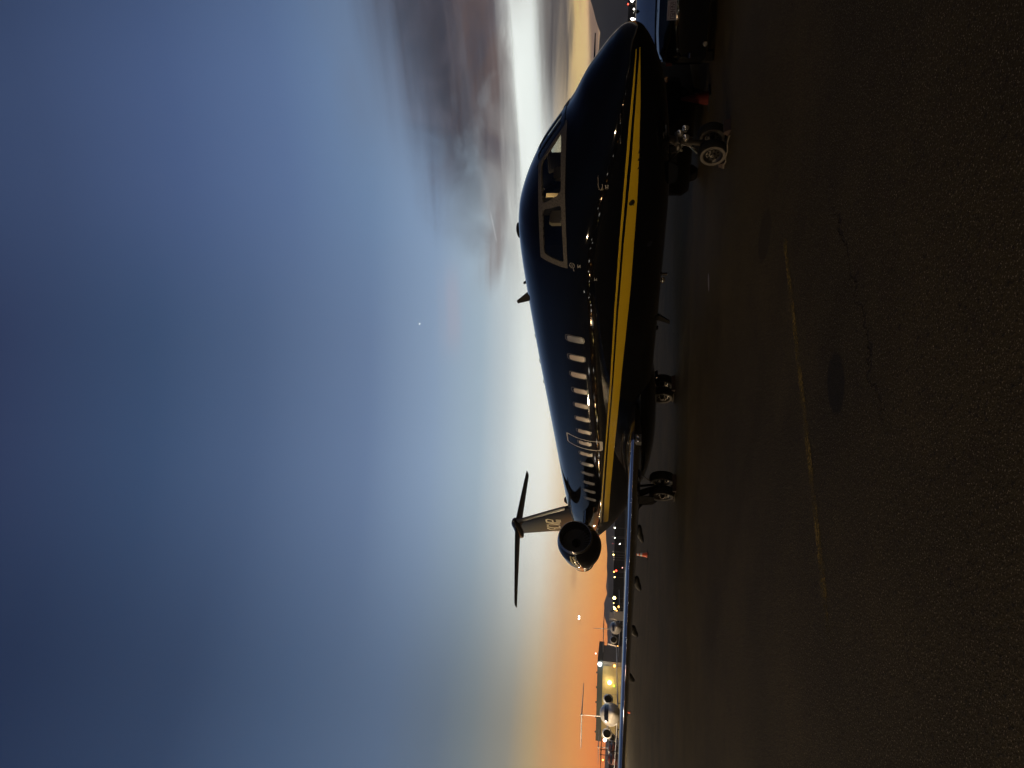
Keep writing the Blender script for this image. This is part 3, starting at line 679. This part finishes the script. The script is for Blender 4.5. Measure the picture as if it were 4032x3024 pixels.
ng=bpy.data.objects.new('nose_gear',None); C.objects.link(ng); ng.parent=jet; ng.location=(0,0,0)
for sd in (1,-1):
    bm=bmesh.new(); wheel(bm,(2.12,sd*.19,.228),.228,.17); obj('wheel', bm, WM, ng)
bm=bmesh.new(); bar(bm,(2.12,-.22,.228),(2.12,.22,.228),.035); bar(bm,(2.12,0,.228),(2.06,0,.62),.045); bar(bm,(2.06,0,.55),(1.98,0,1.25),.068)
bar(bm,(2.06,0,.66),(2.75,0,1.05),.03); bar(bm,(1.99,-.12,.78),(1.99,.12,.78),.04); obj('strut', bm, MT['gear'], ng)
bm=bmesh.new(); bar(bm,(2.14,0,.30),(2.30,0,.44),.03,.02); bar(bm,(2.30,0,.44),(2.10,0,.60),.02,.03); bar(bm,(2.0,.10,.72),(2.05,.16,.50),.011); bar(bm,(2.05,.16,.50),(2.12,.10,.34),.009)
bar(bm,(1.95,.08,.92),(2.1,.15,.70),.012); bar(bm,(2.1,.15,.70),(2.2,.1,.86),.01); sphere(bm,(2.06,.13,.76),.055,10,0,(1.2,.6,.9)); obj('torque_link', bm, MT['gear'], ng)
for k,(t_,z) in enumerate(((-.10,.66),(.10,.66),(0,.74))):
    bm=bmesh.new(); bar(bm,(1.94,t_,z),(1.86,t_,z),.03,.055); sphere(bm,(1.86,t_,z),.05,12,0,(.4,1,1)); obj('taxi_light', bm, MT['lens'], ng)
for sd in (1,-1):
    bm=bmesh.new(); loft(bm,[[(s,sd*(.20+.03*k+.005*j),z) for s,z in ((2.25,.90),(2.75,.88),(2.70,.74),(2.35,.74))] for k in (0,1) for j in (0,)]); obj('gear_door', bm, MT['paint'], ng)
for sd in (1,-1):
    mg=bpy.data.objects.new('main_gear',None); C.objects.link(mg); mg.parent=jet
    for t_ in (1.37,1.81):
        bm=bmesh.new(); wheel(bm,(13.5,sd*t_,.37),.37,.25); obj('wheel', bm, WM, mg)
    bm=bmesh.new(); bar(bm,(13.5,sd*1.2,.37),(13.5,sd*1.98,.37),.05); bar(bm,(13.5,sd*1.59,.37),(13.45,sd*1.95,1.2),.085,.10); bar(bm,(13.6,sd*1.62,.5),(14.1,sd*2.2,1.12),.04); bar(bm,(13.4,sd*1.6,.62),(12.8,sd*1.9,1.15),.035); obj('strut', bm, MT['gear'], mg)
    bm=bmesh.new(); loft(bm,[[(13.1,sd*(2.05+k*.025),1.12),(13.95,sd*(2.05+k*.025),1.08),(14.0,sd*(1.98+k*.025),.62),(13.78,sd*(1.96+k*.025),.50),(13.72,sd*(1.96+k*.025),.58),(13.3,sd*(1.99+k*.025),.62)] for k in (0,1)]); obj('gear_door', bm, MT['paint'], mg, smooth=False)
    bm=bmesh.new(); bar(bm,(12.7,sd*1.55,1.05),(13.15,sd*1.6,.70),.014); obj('gear_link', bm, MT['gear'], mg)
    bm=bmesh.new(); bar(bm,(13.55,sd*1.62,.40),(14.30,sd*1.95,.98),.03); obj('side_brace', bm, MT['gear'], mg)
# the curved door hanging under the belly ahead of the far main wheels
bm=bmesh.new(); rr=[]
for k in range(11):
    u=k/10; rr.append([(12.0-.62*u,-1.05+.22*d_,.86-.26*u**1.6+.035*e_) for d_,e_ in ((0,0),(1,0),(1,1),(0,1))])
loft(bm,rr); obj('belly_door', bm, MT['chrome'], jet)

# ------------------------------------------------------------------ chocks
def chock(name, loc, rz, lab, ln=.34):
    th_=thing(name, lab, 'wheel chock', loc, rz, 'wheel chocks on the apron')
    for k in (-1,1):
        bm=bmesh.new(); loft(bm,[[(k*.34-.07,y,0),(k*.34+.07,y,0),(k*.34+.025,y,.10),(k*.34-.025,y,.10)] for y in (-ln/2,ln/2)]); obj('wedge', bm, MT['wood'], th_, smooth=False)
    bm=bmesh.new(); pv=None
    pts=[Vector((-.34+.68*i/12,ln/2+.05+.10*sin(pi*i/12),.02+.02*sin(3*pi*i/12)**2)) for i in range(13)]
    for a,c_ in zip(pts,pts[1:]): bar(bm,a,c_,.011,n=8)
    obj('rope', bm, MT['rope'], th_); return th_
chock('wheel_chock',(2.12,.02,0),0,'reddish brown wooden wheel chocks at the nose wheels of the black jet',.24)
chock('wheel_chock',(13.5,1.62,0),0,'dark wheel chocks with looped rope at the main wheels under the near wing',.5)
chock('wheel_chock',(13.5,-1.6,0),0,'dark wheel chocks at the far main wheels behind the belly of the black jet',.5)

# ------------------------------------------------------------------ traffic cones
def cone(loc, lab, h_=.70, m=None):
    th_=thing('traffic_cone', lab, 'traffic cone', loc, random.uniform(0,1.5), 'traffic cones on the apron')
    bm=bmesh.new(); box(bm,(-.18,-.18,0),(.18,.18,.035)); obj('base', bm, MT['black'], th_, smooth=False)
    r=lambda z: .135-(.135-.025)*(z-.035)/(h_-.035)
    bm=bmesh.new(); lathe(bm,[(.035,r(.035)),(h_,r(h_)),(h_,.004)],(0,0,0),'z',24); obj('body', bm, m or MT['orange'], th_)
    for z0,z1 in (() if m else ((h_*.42,h_*.57),(h_*.68,h_*.80))):
        bm=bmesh.new(); lathe(bm,[(z0,r(z0)+.003),(z1,r(z1)+.003)],(0,0,0),'z',24); obj('band', bm, MT['white'], th_)
    return th_
cone((33.7,-1.72,0),'orange traffic cone with white bands showing below the wing of the black jet',.75)
cone((81.3,3.45,0),'far orange and white traffic cone below the wing in front of the white jet',1.0)
cone((3.66,-2.87,0),'dark red traffic cone in the shade beside the nose wheels',.55,MT['cdark'])

# ------------------------------------------------------------------ vehicles by the nose
def basis(loc, hd):
    """vehicle frame: +x rearwards to forwards along hd, y to its left"""
    return math.atan2(hd[1], hd[0])
FONT={'C':[((1,1),(0,1)),((0,1),(0,0)),((0,0),(1,0))],'G':[((1,1),(0,1)),((0,1),(0,0)),((0,0),(1,0)),((1,0),(1,.5)),((1,.5),(.5,.5))],'U':[((0,1),(0,0)),((0,0),(1,0)),((1,0),(1,1))],
 '4':[((0,1),(0,.45)),((0,.45),(1,.45)),((1,1),(1,0))],'3':[((0,1),(1,1)),((1,1),(1,0)),((1,0),(0,0)),((.2,.5),(1,.5))],'5':[((1,1),(0,1)),((0,1),(0,.5)),((0,.5),(1,.5)),((1,.5),(1,0)),((1,0),(0,0))],
 '9':[((1,.5),(0,.5)),((0,.5),(0,1)),((0,1),(1,1)),((1,1),(1,0)),((1,0),(0,0))]}
car=thing('sedan','black sedan with a white licence plate parked beyond the nose of the black jet','car',(1.66,-2.72,0),basis(None,(.56,-.83)))
# body stations along the car (x forward from the tail): half width, deck height and underside
prof=[(-.02,.74,.98,.34),(.03,.84,1.06,.24),(.16,.88,1.085,.20),(.6,.90,1.10,.19),(1.2,.91,1.07,.18),(2.2,.92,1.04,.18),(3.4,.91,1.02,.18),(4.1,.88,.92,.19),(4.6,.78,.78,.24),(4.75,.60,.66,.32)]
bm=bmesh.new()
loft(bm,[[(x,w*y,lo+(hi-lo)*z) for y,z in ((-.90,0),(.90,0),(1,.10),(1.0,.55),(.985,.72),(.94,.90),(.80,.985),(.4,1.02),(-.4,1.02),(-.80,.985),(-.94,.90),(-.985,.72),(-1.0,.55),(-1,.10))] for x,w,hi,lo in prof]); obj('body', bm, MT['carb'], car, auto=40)
bm=bmesh.new()
loft(bm,[[(x,w*y,z0+(z1-z0)*z) for y,z in ((-1,0),(-.86,.8),(-.7,1),(0,1.04),(.7,1),(.86,.8),(1,0))] for x,w,z0,z1 in ((.55,.80,1.06,1.10),(1.25,.76,1.04,1.36),(1.7,.73,1.04,1.455),(2.4,.73,1.02,1.47),(2.9,.74,1.0,1.36),(3.55,.80,.98,1.02))]); obj('cabin', bm, MT['carb'], car, auto=40)
bm=bmesh.new(); loft(bm,[[(x,w*y,z+.012+.03*(1-y*y)*w) for y in (-1,-.6,-.2,.2,.6,1)]+[(x+.01,w*y,z-.02) for y in (1,-1)] for x,w,z in ((.50,.70,1.105),(.9,.66,1.235),(1.3,.61,1.37),(1.55,.57,1.435))]); obj('rear_window', bm, MT['cargl'], car, auto=40)
bm=bmesh.new(); loft(bm,[[(1.5+.22*k,y*.035*(1-.6*z),1.465+z*.06) for y,z in ((-1,0),(1,0),(.4,1),(-.4,1))] for k in (0,.6,1)]); obj('roof_antenna', bm, MT['carb'], car)
bm=bmesh.new(); box(bm,(-.045,-.153,.79),(-.035,.153,.945)); pl=obj('licence_plate', bm, MT['plate'], car, smooth=False)
bm=bmesh.new(); txt='CGU4359'; cwid=.026
for i,ch in enumerate(txt):
    y0=.128-i*.0375
    for (a,c_) in FONT[ch]:
        A=Vector((0,y0-a[0]*cwid,.815+a[1]*.075)); B=Vector((0,y0-c_[0]*cwid,.815+c_[1]*.075)); d=(B-A).normalized()*.004
        n=Vector((0,-d.z,d.y)); mn=[min(v) for v in zip(A-d-n*0,B+d)]; 
        vs=[bm.verts.new(p+Vector((x_,0,0))) for x_ in (-.0475,-.044) for p in (A-d+n,A-d-n,B+d-n,B+d+n)]
        for f in ((0,1,2,3),(7,6,5,4),(0,4,5,1),(1,5,6,2),(2,6,7,3),(3,7,4,0)): bm.faces.new([vs[k] for k in f])
box(bm,(-.047,-.07,.915),(-.044,.09,.921))
obj('plate_number', bm, MT['platet'], pl, smooth=False)
for sd in (1,-1):
    bm=bmesh.new(); loft(bm,[[(x,sd*y,z) for x,y,z in ((.00-.02*k,.45,.80),(.0-.02*k,.45,.90),(.04-.02*k,.80,.93),(.16-.0*k,.885+.01*k,.92),(.16,.885+.01*k,.82),(.04-.02*k,.80,.80))] for k in (0,1)]); obj('tail_light', bm, MT['redl'], car)
    bm=bmesh.new(); bar(bm,(-.03,sd*.55,.27),(.1,sd*.55,.27),.04); obj('exhaust_pipe', bm, MT['chr'], car)
    bm=bmesh.new(); bar(bm,(-.032,sd*.68,.52),(-.012,sd*.76,.52),.018); obj('reflector', bm, MT['chr'], car)
    for x in (1.0,3.7):
        bm=bmesh.new(); lathe(bm,[(-.1,.2),(-.11,.28),(-.08,.325),(.08,.325),(.11,.28),(.1,.2)],(x,sd*.80,.325),'y',28,0); lathe(bm,[(sd*.09,.2),(sd*.07,.12),(sd*.10,.01)],(x,sd*.80,.325),'y',28,1); obj('wheel', bm, [MT['rubber'],MT['rim']], car)
    bm=bmesh.new(); pts=[(.04,.84,1.05),(.16,.868,1.078),(.5,.84,1.10),(.8,.80,1.12)]
    for a,c_ in zip(pts,pts[1:]): bar(bm,(a[0],sd*a[1],a[2]),(c_[0],sd*c_[1],c_[2]),.015,n=10)
    obj('window_trim', bm, MT['chr'], car)
van=thing('passenger_van','long black passenger van standing behind the nose wheels, half hidden under the jet','van',(5.0,-3.0,0),basis(None,(.38,-.925)))
bm=bmesh.new()
loft(bm,[[(x,w*y,lo+(hi-lo)*z) for y,z in ((-.95,0),(.95,0),(1,.06),(1,.45),(.95,.80),(.85,.97),(.5,1),(-.5,1),(-.85,.97),(-.95,.80),(-1,.45),(-1,.06))] for x,w,hi,lo in ((-.9,.55,1.0,.85),(-.8,.72,1.12,.55),(-.6,.86,1.2,.36),(-.3,.93,1.25,.24),(.1,.95,1.35,.19),(.9,.95,1.95,.19),(2.0,.95,2.0,.19),(5.2,.95,2.0,.19),(5.6,.93,1.9,.22),(5.75,.85,1.6,.35))]); obj('body', bm, MT['carb'], van, auto=40)
for sd in (1,-1):
    for x in (.55,4.5):
        bm=bmesh.new(); lathe(bm,[(-.1,.2),(-.11,.30),(-.08,.34),(.08,.34),(.11,.30),(.1,.2)],(x,sd*.84,.34),'y',28,0); lathe(bm,[(sd*.09,.2),(sd*.07,.12),(sd*.10,.01)],(x,sd*.84,.34),'y',28,1); obj('wheel', bm, [MT['rubber'],MT['rim']], van)
    bm=bmesh.new(); box(bm,(1.0,sd*.905-.01,1.3),(5.1,sd*.905+.03,1.75)); obj('side_window', bm, MT['cargl'], van, smooth=False)
    bm=bmesh.new(); sphere(bm,(-.72,sd*.55,.86),.1,14,0,(.5,1.4,.7)); obj('headlight', bm, MT['lens'], van)

# ------------------------------------------------------------------ other aircraft on the field
def airplane(name, lab, loc, rz, L, dia, zc, span, tz, tspan, stab='t', m=MT['jetw'], eng=True, winglet=True, wl=None, cat='airplane', group='other aircraft parked on the field'):
    """nose at local x=0, body runs to +x"""
    a_=thing(name, lab, cat, loc, rz, group); r=dia/2; bm=bmesh.new(); rr=[]
    for u,k,dz in ((0,.02,-.22),(.012,.24,-.2),(.03,.42,-.15),(.055,.60,-.09),(.085,.80,-.02),(.12,.94,0),(.17,1,0),(.6,1,0),(.72,.92,.05),(.84,.64,.22),(.94,.32,.42),(1,.06,.55)):
        rr.append([(u*L,r*k*cos(2*pi*j/32),zc+dz*r+r*k*sin(2*pi*j/32)) for j in range(32)])
    loft(bm,rr); obj('fuselage', bm, m, a_, auto=0)
    PR=((0,.02,-.22),(.012,.24,-.2),(.03,.42,-.15),(.055,.60,-.09),(.085,.80,-.02),(.12,.94,0),(.17,1,0),(.3,1,0))
    def front(y,z):                                      # where the nose surface is met from ahead
        for i in range(400):
            u=.3*i/399; j=0
            while j<len(PR)-2 and u>PR[j+1][0]: j+=1
            f_=(u-PR[j][0])/(PR[j+1][0]-PR[j][0]); k_=PR[j][1]+(PR[j+1][1]-PR[j][1])*f_; d_=PR[j][2]+(PR[j+1][2]-PR[j][2])*f_
            if y*y+(z-zc-d_*r)**2 <= (r*k_)**2: return u*L-.035
        return .2*L
    bm=bmesh.new(); loft(bm,[[(front(r*.74*(k/8-1),zc+r*zf),r*.74*(k/8-1),zc+r*zf) for k in range(17)] for zf in (.14,.24,.34,.44,.54)],cap=False,closed=False); obj('windscreen', bm, MT['glassd'], a_, auto=0)
    for sd in (1,-1):
        bm=bmesh.new(); zw=zc-r*.75; ts=span/2
        loft(bm,[foil(a,c_,zw+.05*t_,zw+.05*t_,th,sd*t_,6) for t_,a,c_,th in ((r*.4,L*.36,L*.62,.45),(ts*.35,L*.45,L*.62,.30),(ts,L*.60,L*.67,.12))]); w_=obj('wing', bm, m, a_, auto=50)
        if winglet:
            bm=bmesh.new(); loft(bm,[[(x,sd*y,z) for x,y,z in ((L*.60+.8*k,ts+.3*k,zw+.05*ts+1.3*k),(L*.67+.5*k,ts+.04+.3*k,zw+.05*ts+1.3*k),(L*.67+.5*k,ts-.04+.3*k,zw+.05*ts+1.3*k))] for k in (0,1)]); obj('winglet', bm, m, w_)
        if eng:
            bm=bmesh.new(); ec=(L*.66,sd*(r+.95),zc+r*.35); lathe(bm,[(.0,.56),(.3,.68),(1.2,.76),(2.4,.66),(3.4,.45)],ec,n=32); lathe(bm,[(.3,.50),(1.0,.50)],ec,n=32,mi=1); lathe(bm,[(0.9,.5),(.88,.01)],ec,n=32,mi=1); bar(bm,(L*.70,sd*r*.7,zc+r*.3),(L*.70,sd*(r+.4),zc+r*.35),.14); e=obj('engine', bm, [m,MT['black']], a_)
            bm=bmesh.new(); lathe(bm,[(.02,.565),(-.06,.535),(.02,.50),(.3,.495)],ec,n=32); obj('intake_lip', bm, MT['chr'], e)
        hs=tz if stab=='t' else tz-(tz-zc)*.45
        x0=L*.955 if stab=='t' else L*.92
        bm=bmesh.new(); loft(bm,[foil(x0+a,x0+c_,hs-.02*t_,hs-.02*t_,th,sd*t_,6) for t_,a,c_,th in ((0.02,0,2.0,.42),(tspan/2,1.0,2.0,.24))]); obj('tailplane', bm, m, a_, auto=50)
        bm=bmesh.new(); bar(bm,(L*.52,sd*1.7,.4),(L*.52,sd*1.7,zw),.09); lathe(bm,[(-.2,.2),(-.22,.36),(0,.42),(.22,.36),(.2,.2)],(L*.52,sd*1.7,.42),'y',20); obj('main_gear', bm, MT['rubber'], a_)
    bm=bmesh.new(); loft(bm,[[Vector((p.x,p.z-z,z)) for p in foil(a,c_,z,z,th,0,6)] for z,a,c_,th in ((zc+r*.4,L*.80,L*.97,.35),(tz+.08,L*.94,L*1.03,.22))]); obj('tail_fin', bm, m, a_, auto=50)
    if stab=='t': 
        bm=bmesh.new(); sphere(bm,(L*.98,0,tz),.2,12,0,(6,1,1)); obj('tail_bullet', bm, m, a_)
    bm=bmesh.new(); bar(bm,(L*.10,0,.3),(L*.10,0,zc-r*.5),.08); lathe(bm,[(-.1,.16),(-.11,.26),(0,.3),(.11,.26),(.1,.16)],(L*.10,0,.3),'y',20); obj('nose_gear', bm, MT['rubber'], a_)
    return a_
def face(x,y): return math.atan2(y-CP.y, x-CP.x)
airplane('white_jet','white T-tailed jet facing us in front of the lit tan hangar',(93.5,2.95,0),face(93.5,2.95)+.03,25,2.75,2.35,19.6,7.0,9.4)
airplane('parked_jet','grey jet whose tailplane crosses the middle of its fin, left of the tall lamp mast',(128,-13.3,0),face(128,-13.3)+.03,22,2.2,2.1,15,6.75,9.2,stab='mid',m=MT['jeth'],winglet=False)
airplane('parked_jet','small white jet with a dark windscreen at the left edge beyond the wing',(146,6.3,0),face(146,6.3)-.02,18,2.3,1.95,15,5.2,6.5,m=MT['jetw'],winglet=False)
airplane('parked_jet','dark red covered aircraft between the lit hangar and the small white jet',(130,6.0,0),face(130,6.0)+.06,12,1.5,2.0,9,4.2,4.5,m=MT['jetd'],eng=False,winglet=False)
airplane('parked_jet','dark red aircraft at the very left edge beyond the wing',(128,8.0,0),face(128,8.0)-.05,13,1.9,1.9,10,4.2,4.5,m=MT['jetd'],eng=False,winglet=False)
airplane('parked_jet','dark jet behind the nose of the black jet, only its tailplane showing',(35.5,-46.0,0),face(45.9,-55.0),17.5,2.0,1.7,12,5.75,6.4,m=MT['wingdark'],winglet=False)

# ------------------------------------------------------------------ lit hangar, truck, masts and far lamps
def frame_at(p0, p1):
    d=Vector((p1[0]-p0[0],p1[1]-p0[1],0)); return d.length, math.atan2(d.y,d.x)
h0,h1=(197.9,-15.6),(207.9,3.05); Lh,ah=frame_at(h0,h1)
hg=thing('hangar','tan metal hangar with a dark roof edge, lit by wall lamps behind the white jet','hangar',(h0[0],h0[1],0),ah)
bm=bmesh.new(); box(bm,(1.2,-14,0),(Lh-.4,0,5.55)); obj('wall', bm, MT['hw'], hg, smooth=False)
bm=bmesh.new(); box(bm,(0,-.15,-.0),(1.19,-12,5.5)); obj('side_wall', bm, MT['conc'], hg, smooth=False)
bm=bmesh.new(); loft(bm,[[(x0,.35,5.5),(x0+d0,.1,6.95),(x0+d0,-14.3,6.95),(x0,-14.3,5.5)] for x0,d0 in ((-.2,.05),(Lh+.3,-1.2 if False else 0))])
obj('roof', bm, MT['hroof'], hg, smooth=False)
bm=bmesh.new()
for k in range(5): box(bm,(3+k*4.0,-.3,6.95),(3.35+k*4.0,.05,7.25))
obj('roof_vent', bm, MT['hroof'], hg, smooth=False)
bm=bmesh.new(); box(bm,(8.6,-.02,.05),(8.68,.03,5.5)); box(bm,(15.4,-.02,.05),(15.46,.03,5.5)); box(bm,(1.2,-.02,5.3),(1.75,.03,5.52)); obj('wall_trim', bm, MT['conc'], hg, smooth=False)
def ptl(name, loc, c, p, r):
    l=bpy.data.lights.new(name,'POINT'); l.color=c; l.energy=p; l.shadow_soft_size=r; o=bpy.data.objects.new(name,l); o.location=loc; C.objects.link(o); return o
def inh(x,y,z): return Vector((h0[0]+cos(ah)*x-sin(ah)*y, h0[1]+sin(ah)*x+cos(ah)*y, z))
def walllamp(x,z,r,mk,par=hg,y=.35):
    bm=bmesh.new(); bar(bm,(x,0,z+.2),(x,y,z+.2),.05,mi=0); sphere(bm,(x,y,z),r,12,1); return obj('wall_lamp', bm, [MT['conc'],MT[mk]], par)
ptl('panel_fill',(3.86,-.80,3.09),(1,.72,.40),2.2,.015)  # added fill light that makes the pale bulkhead panel glow gold
walllamp(.7,6.3,.50,'lw'); walllamp(.8,2.4,.30,'lo'); walllamp(5.4,3.6,.50,'ly'); walllamp(6.2,2.4,.26,'lg')
ptl('hangar_lamp', inh(5.4,2.2,3.9), (1,.80,.42), 260, .3); ptl('hangar_lamp', inh(.8,1.6,6.0), (.95,1,.85), 160, .3); ptl('hangar_lamp', inh(12.5,4.0,5.2), (1,.86,.42), 200, .3)
ptl('ramp_fill', (112,12,8), (1,.82,.55), 7000, .4)
ptl('ramp_fill', (74,33,11.6), (1,.74,.42), 15000, .4)  # added light on an unseen mast, brightens the ground at the left
bm=bmesh.new(); bar(bm,(0,.6,0),(0,.6,12.6),.10); bar(bm,(0,.6,12.5),(0,0,12.5),.06); sphere(bm,(0,0,12.3),.38,12,1); o=obj('flood_lamp', bm, [MT['conc'],MT['lw']]); o.location=(74,33,0); tag(o,'added flood lamp on an unseen mast, brightening the ground at the left of the apron','lamp')
def post(name, lab, x, y, h_, r, mk, pr_=.07, group='lamp posts along the far side of the airfield'):
    th_=thing(name, lab, 'lamp post', (x,y,0), 0, group)
    bm=bmesh.new(); bar(bm,(0,0,0),(0,0,h_),pr_,pr_*.6,8); obj('pole', bm, MT['conc'], th_)
    bm=bmesh.new(); sphere(bm,(0,0,h_),r,10); obj('lamp', bm, MT[mk], th_); return th_
post('lamp_post','white lamp on a pale post at the left end of the hangar',179.7,3.79,4.1,.34,'lw',.12)
post('lamp_mast','tall thin reddish mast with a pale lamp between the grey jet and the hangar',239.4,-22.8,8.7,.26,'lp',.10)
WHT='small white lamp on a low post on the far side of the airfield'; DIM='dim warm lamp on a low post below the left hills'; PNK='small pink lamp low beside the lit hangar'; RGT='white lamp in the row on the dark bank right of the jet nose'
for x,y,z,r,mk,lab in [(250.4,-68.4,3.9,.20,'lw',WHT),(251.8,-65.5,4.5,.13,'ld',DIM),(252.1,-65.1,3.8,.13,'lw',WHT),(253,-63.2,4.45,.22,'lrd','dim red lamp below the left hills right of the engine'),(253.4,-63.3,1.95,.18,'lw',WHT),(254.4,-60.6,4.3,.16,'ld',DIM),(255,-59.6,4.1,.24,'ly','warm yellow lamp among dim ones below the engine'),(255.4,-58.8,3.95,.15,'ld',DIM),(255.9,-58,3.9,.15,'ld',DIM),
   (257.9,-54.5,3.0,.34,'lr','bright red lamp between the engine and the grey jet'),(258,-54.1,3.75,.26,'lo','orange lamp just above the bright red one'),(258.9,-52.4,3.5,.20,'ly','yellow lamp just left of the red and orange pair'),(257.7,-55.7,.75,.16,'lp','pink lamp low on the apron below the red one'),
   (262.6,-45.6,3.4,.55,'ly','largest yellow white lamp below the left hill'),(263.4,-43.9,3.6,.14,'ly','small yellow lamp left of the largest one'),(264.1,-42.7,3.5,.20,'ly','yellow lamp above the lamp cluster beside the grey jet'),(264.4,-42.1,3.1,.40,'ly','big yellow lamp in the cluster right of the grey jet'),(264.9,-41.5,2.45,.26,'lo','orange lamp at the foot of the cluster by the grey jet'),(264.3,-42.9,1.75,.34,'lo','pale orange lamp lowest in the cluster by the grey jet'),(265.3,-40.1,4.45,.28,'lw','white lamp at the corner of the box truck'),
   (271.2,-29.9,1.75,.34,'lo','orange lamp under the wing of the white jet'),(273.4,-24.9,4.3,.18,'lw',WHT),(273.2,-24.8,5.2,.22,'lp','pink lamp beside the roof corner of the hangar'),(274.4,-24.2,.6,.22,'lp',PNK),(274.8,-23.4,.6,.18,'lp',PNK),(290,7.4,6.1,.25,'lo','orange lamp on a tall post at the left edge'),
   (159.5,-240.3,2.4,.62,'lw','big white lamp at the right edge on the dark bank'),(160,-238.8,3.85,.26,'lr','red lamp on top of the dark bank right of the jet nose'),(161.1,-237.4,1.7,.24,'lw',RGT),(161.6,-236.5,1.56,.24,'lw',RGT),(162.8,-234.2,2.15,.52,'lw','big white lamp between the jet nose and the right edge'),(162.9,-234.2,1.3,.24,'lw',RGT),(163.8,-232.6,1.2,.30,'ly','yellow lamp nearest the tip of the jet nose')]:
    post('lamp_post',lab,x,y,z,r,mk,.05)
tk=thing('box_truck','grey box truck with a rounded cab roof parked right of the grey jet','truck',(98.4,-9.9,0),face(98.4,-9.9))
bm=bmesh.new(); box(bm,(0,-.65,.7),(4.0,.65,2.85)); obj('body', bm, MT['jeth'], tk, smooth=False)
bm=bmesh.new(); loft(bm,[[(-1.0+.9*k,.6*y,.7+(1.5+.6*k)*z) for y,z in ((-1,0),(1,0),(1,.7),(.7,1),(-.7,1),(-1,.7))] for k in (0,.6,1)]); obj('cab', bm, MT['jeth'], tk)
bm=bmesh.new(); box(bm,(-.85,-.45,1.75),(-.80,.45,2.2)); obj('windscreen', bm, MT['glassd'], tk, smooth=False)
for x in (-.3,3.0):
    bm=bmesh.new(); bar(bm,(x,-.66,.4),(x,.66,.4),.4,n=18); obj('wheel', bm, MT['rubber'], tk)
# aircraft on approach, the evening star and a scrap of contrail
ap=thing('distant_airplane','tiny airplane with bright landing lights low in the orange sky above the grey jet','airplane',(1554.6,-261.2,86.5),face(1554.6,-261.2))
bm=bmesh.new(); rr=[[(u*30,1.8*k*cos(2*pi*j/12),1.8*k*sin(2*pi*j/12)) for j in range(12)] for u,k in ((0,.1),(.1,.9),(.7,1),(1,.1))]; loft(bm,rr); obj('fuselage', bm, MT['jeth'], ap)
bm=bmesh.new(); box(bm,(10,-14,-.8),(14,14,-.4)); obj('wing', bm, MT['jeth'], ap, smooth=False)
for sd in (-2.0,2.2):
    bm=bmesh.new(); sphere(bm,(-1,sd,-1),1.7,10); obj('landing_light', bm, MT['lw'], ap)
bm=bmesh.new(); sphere(bm,(3173.8,-2039.4,1129.9),1.5,10); tag(obj('evening_star', bm, MT['lw']),'single bright evening star high in the blue sky above the fuselage','star')

# ------------------------------------------------------------------ the lit ramp behind the photographer (seen only as reflections and as light)
bm=bmesh.new(); box(bm,(-130,54,0),(260,80,8.6)); tk2=obj('terminal_building', bm, mat('brown_block_wall',(.05,.03,.018),.9,var=.5,vs=.12,spec=.1), smooth=False); tag(tk2,'long brown building behind the photographer','building')
for k,(s,p) in enumerate(((-62,1.3),(-24,.9),(6,1.4),(34,1.8),(66,3.0),(100,5.0),(140,6.5),(185,6.0))):
    bm=bmesh.new(); bar(bm,(0,.6,0),(0,.6,12.6),.10); bar(bm,(0,.6,12.5),(0,0,12.5),.06); sphere(bm,(0,0,12.3),.38,12,1); 
    o=obj('flood_lamp', bm, [MT['conc'],MT['lw']]); o.location=(s,52.4,0); tag(o,'flood lamp on a tall mast before the brown building behind the photographer','lamp',group='flood lamps behind the photographer')
    l=bpy.data.lights.new('flood_light','SPOT'); l.color=(1,.70,.38); l.energy=13500*p; l.shadow_soft_size=.3; l.spot_size=R(96); l.spot_blend=.7
    lo=bpy.data.objects.new('flood_light',l); C.objects.link(lo); lo.location=(s,51.2,11.8); lo.rotation_euler=Vector((0,-51,-6.5)).to_track_quat('-Z','Y').to_euler()
for k in range(128):
    s=-124+k*3+random.uniform(-1.4,1.4); bm=bmesh.new(); sphere(bm,(0,0,0),random.uniform(.12,.42),8); o=obj('window_lamp', bm, MT[random.choice(['lw','lw','ly','lo'])]); o.location=(s,53.8,random.choice([2.2,3.0,3.6,4.4,5.0,6.0])); tag(o,'small lamp on the brown building behind the photographer','lamp',group='small lamps behind the photographer')

# ------------------------------------------------------------------ evening haze over the airfield
m = bpy.data.materials.new('evening_haze'); m.use_nodes = True; t = m.node_tree; t.nodes.clear()
o_ = t.nodes.new('ShaderNodeOutputMaterial'); pv_ = t.nodes.new('ShaderNodeVolumePrincipled')
pv_.inputs['Color'].default_value = (.98,.90,.80,1); pv_.inputs['Density'].default_value = .00020; pv_.inputs['Anisotropy'].default_value = .55
t.links.new(pv_.outputs[0], o_.inputs['Volume'])
bm = bmesh.new(); box(bm, (-200,-3200,-2), (3900,1500,300)); tag(obj('haze', bm, m, smooth=False), kind='stuff')

for s_ in range(-30,250,28): ptl('wall_light',(s_,51.5,4.5),(1,.62,.30),1100,.25)
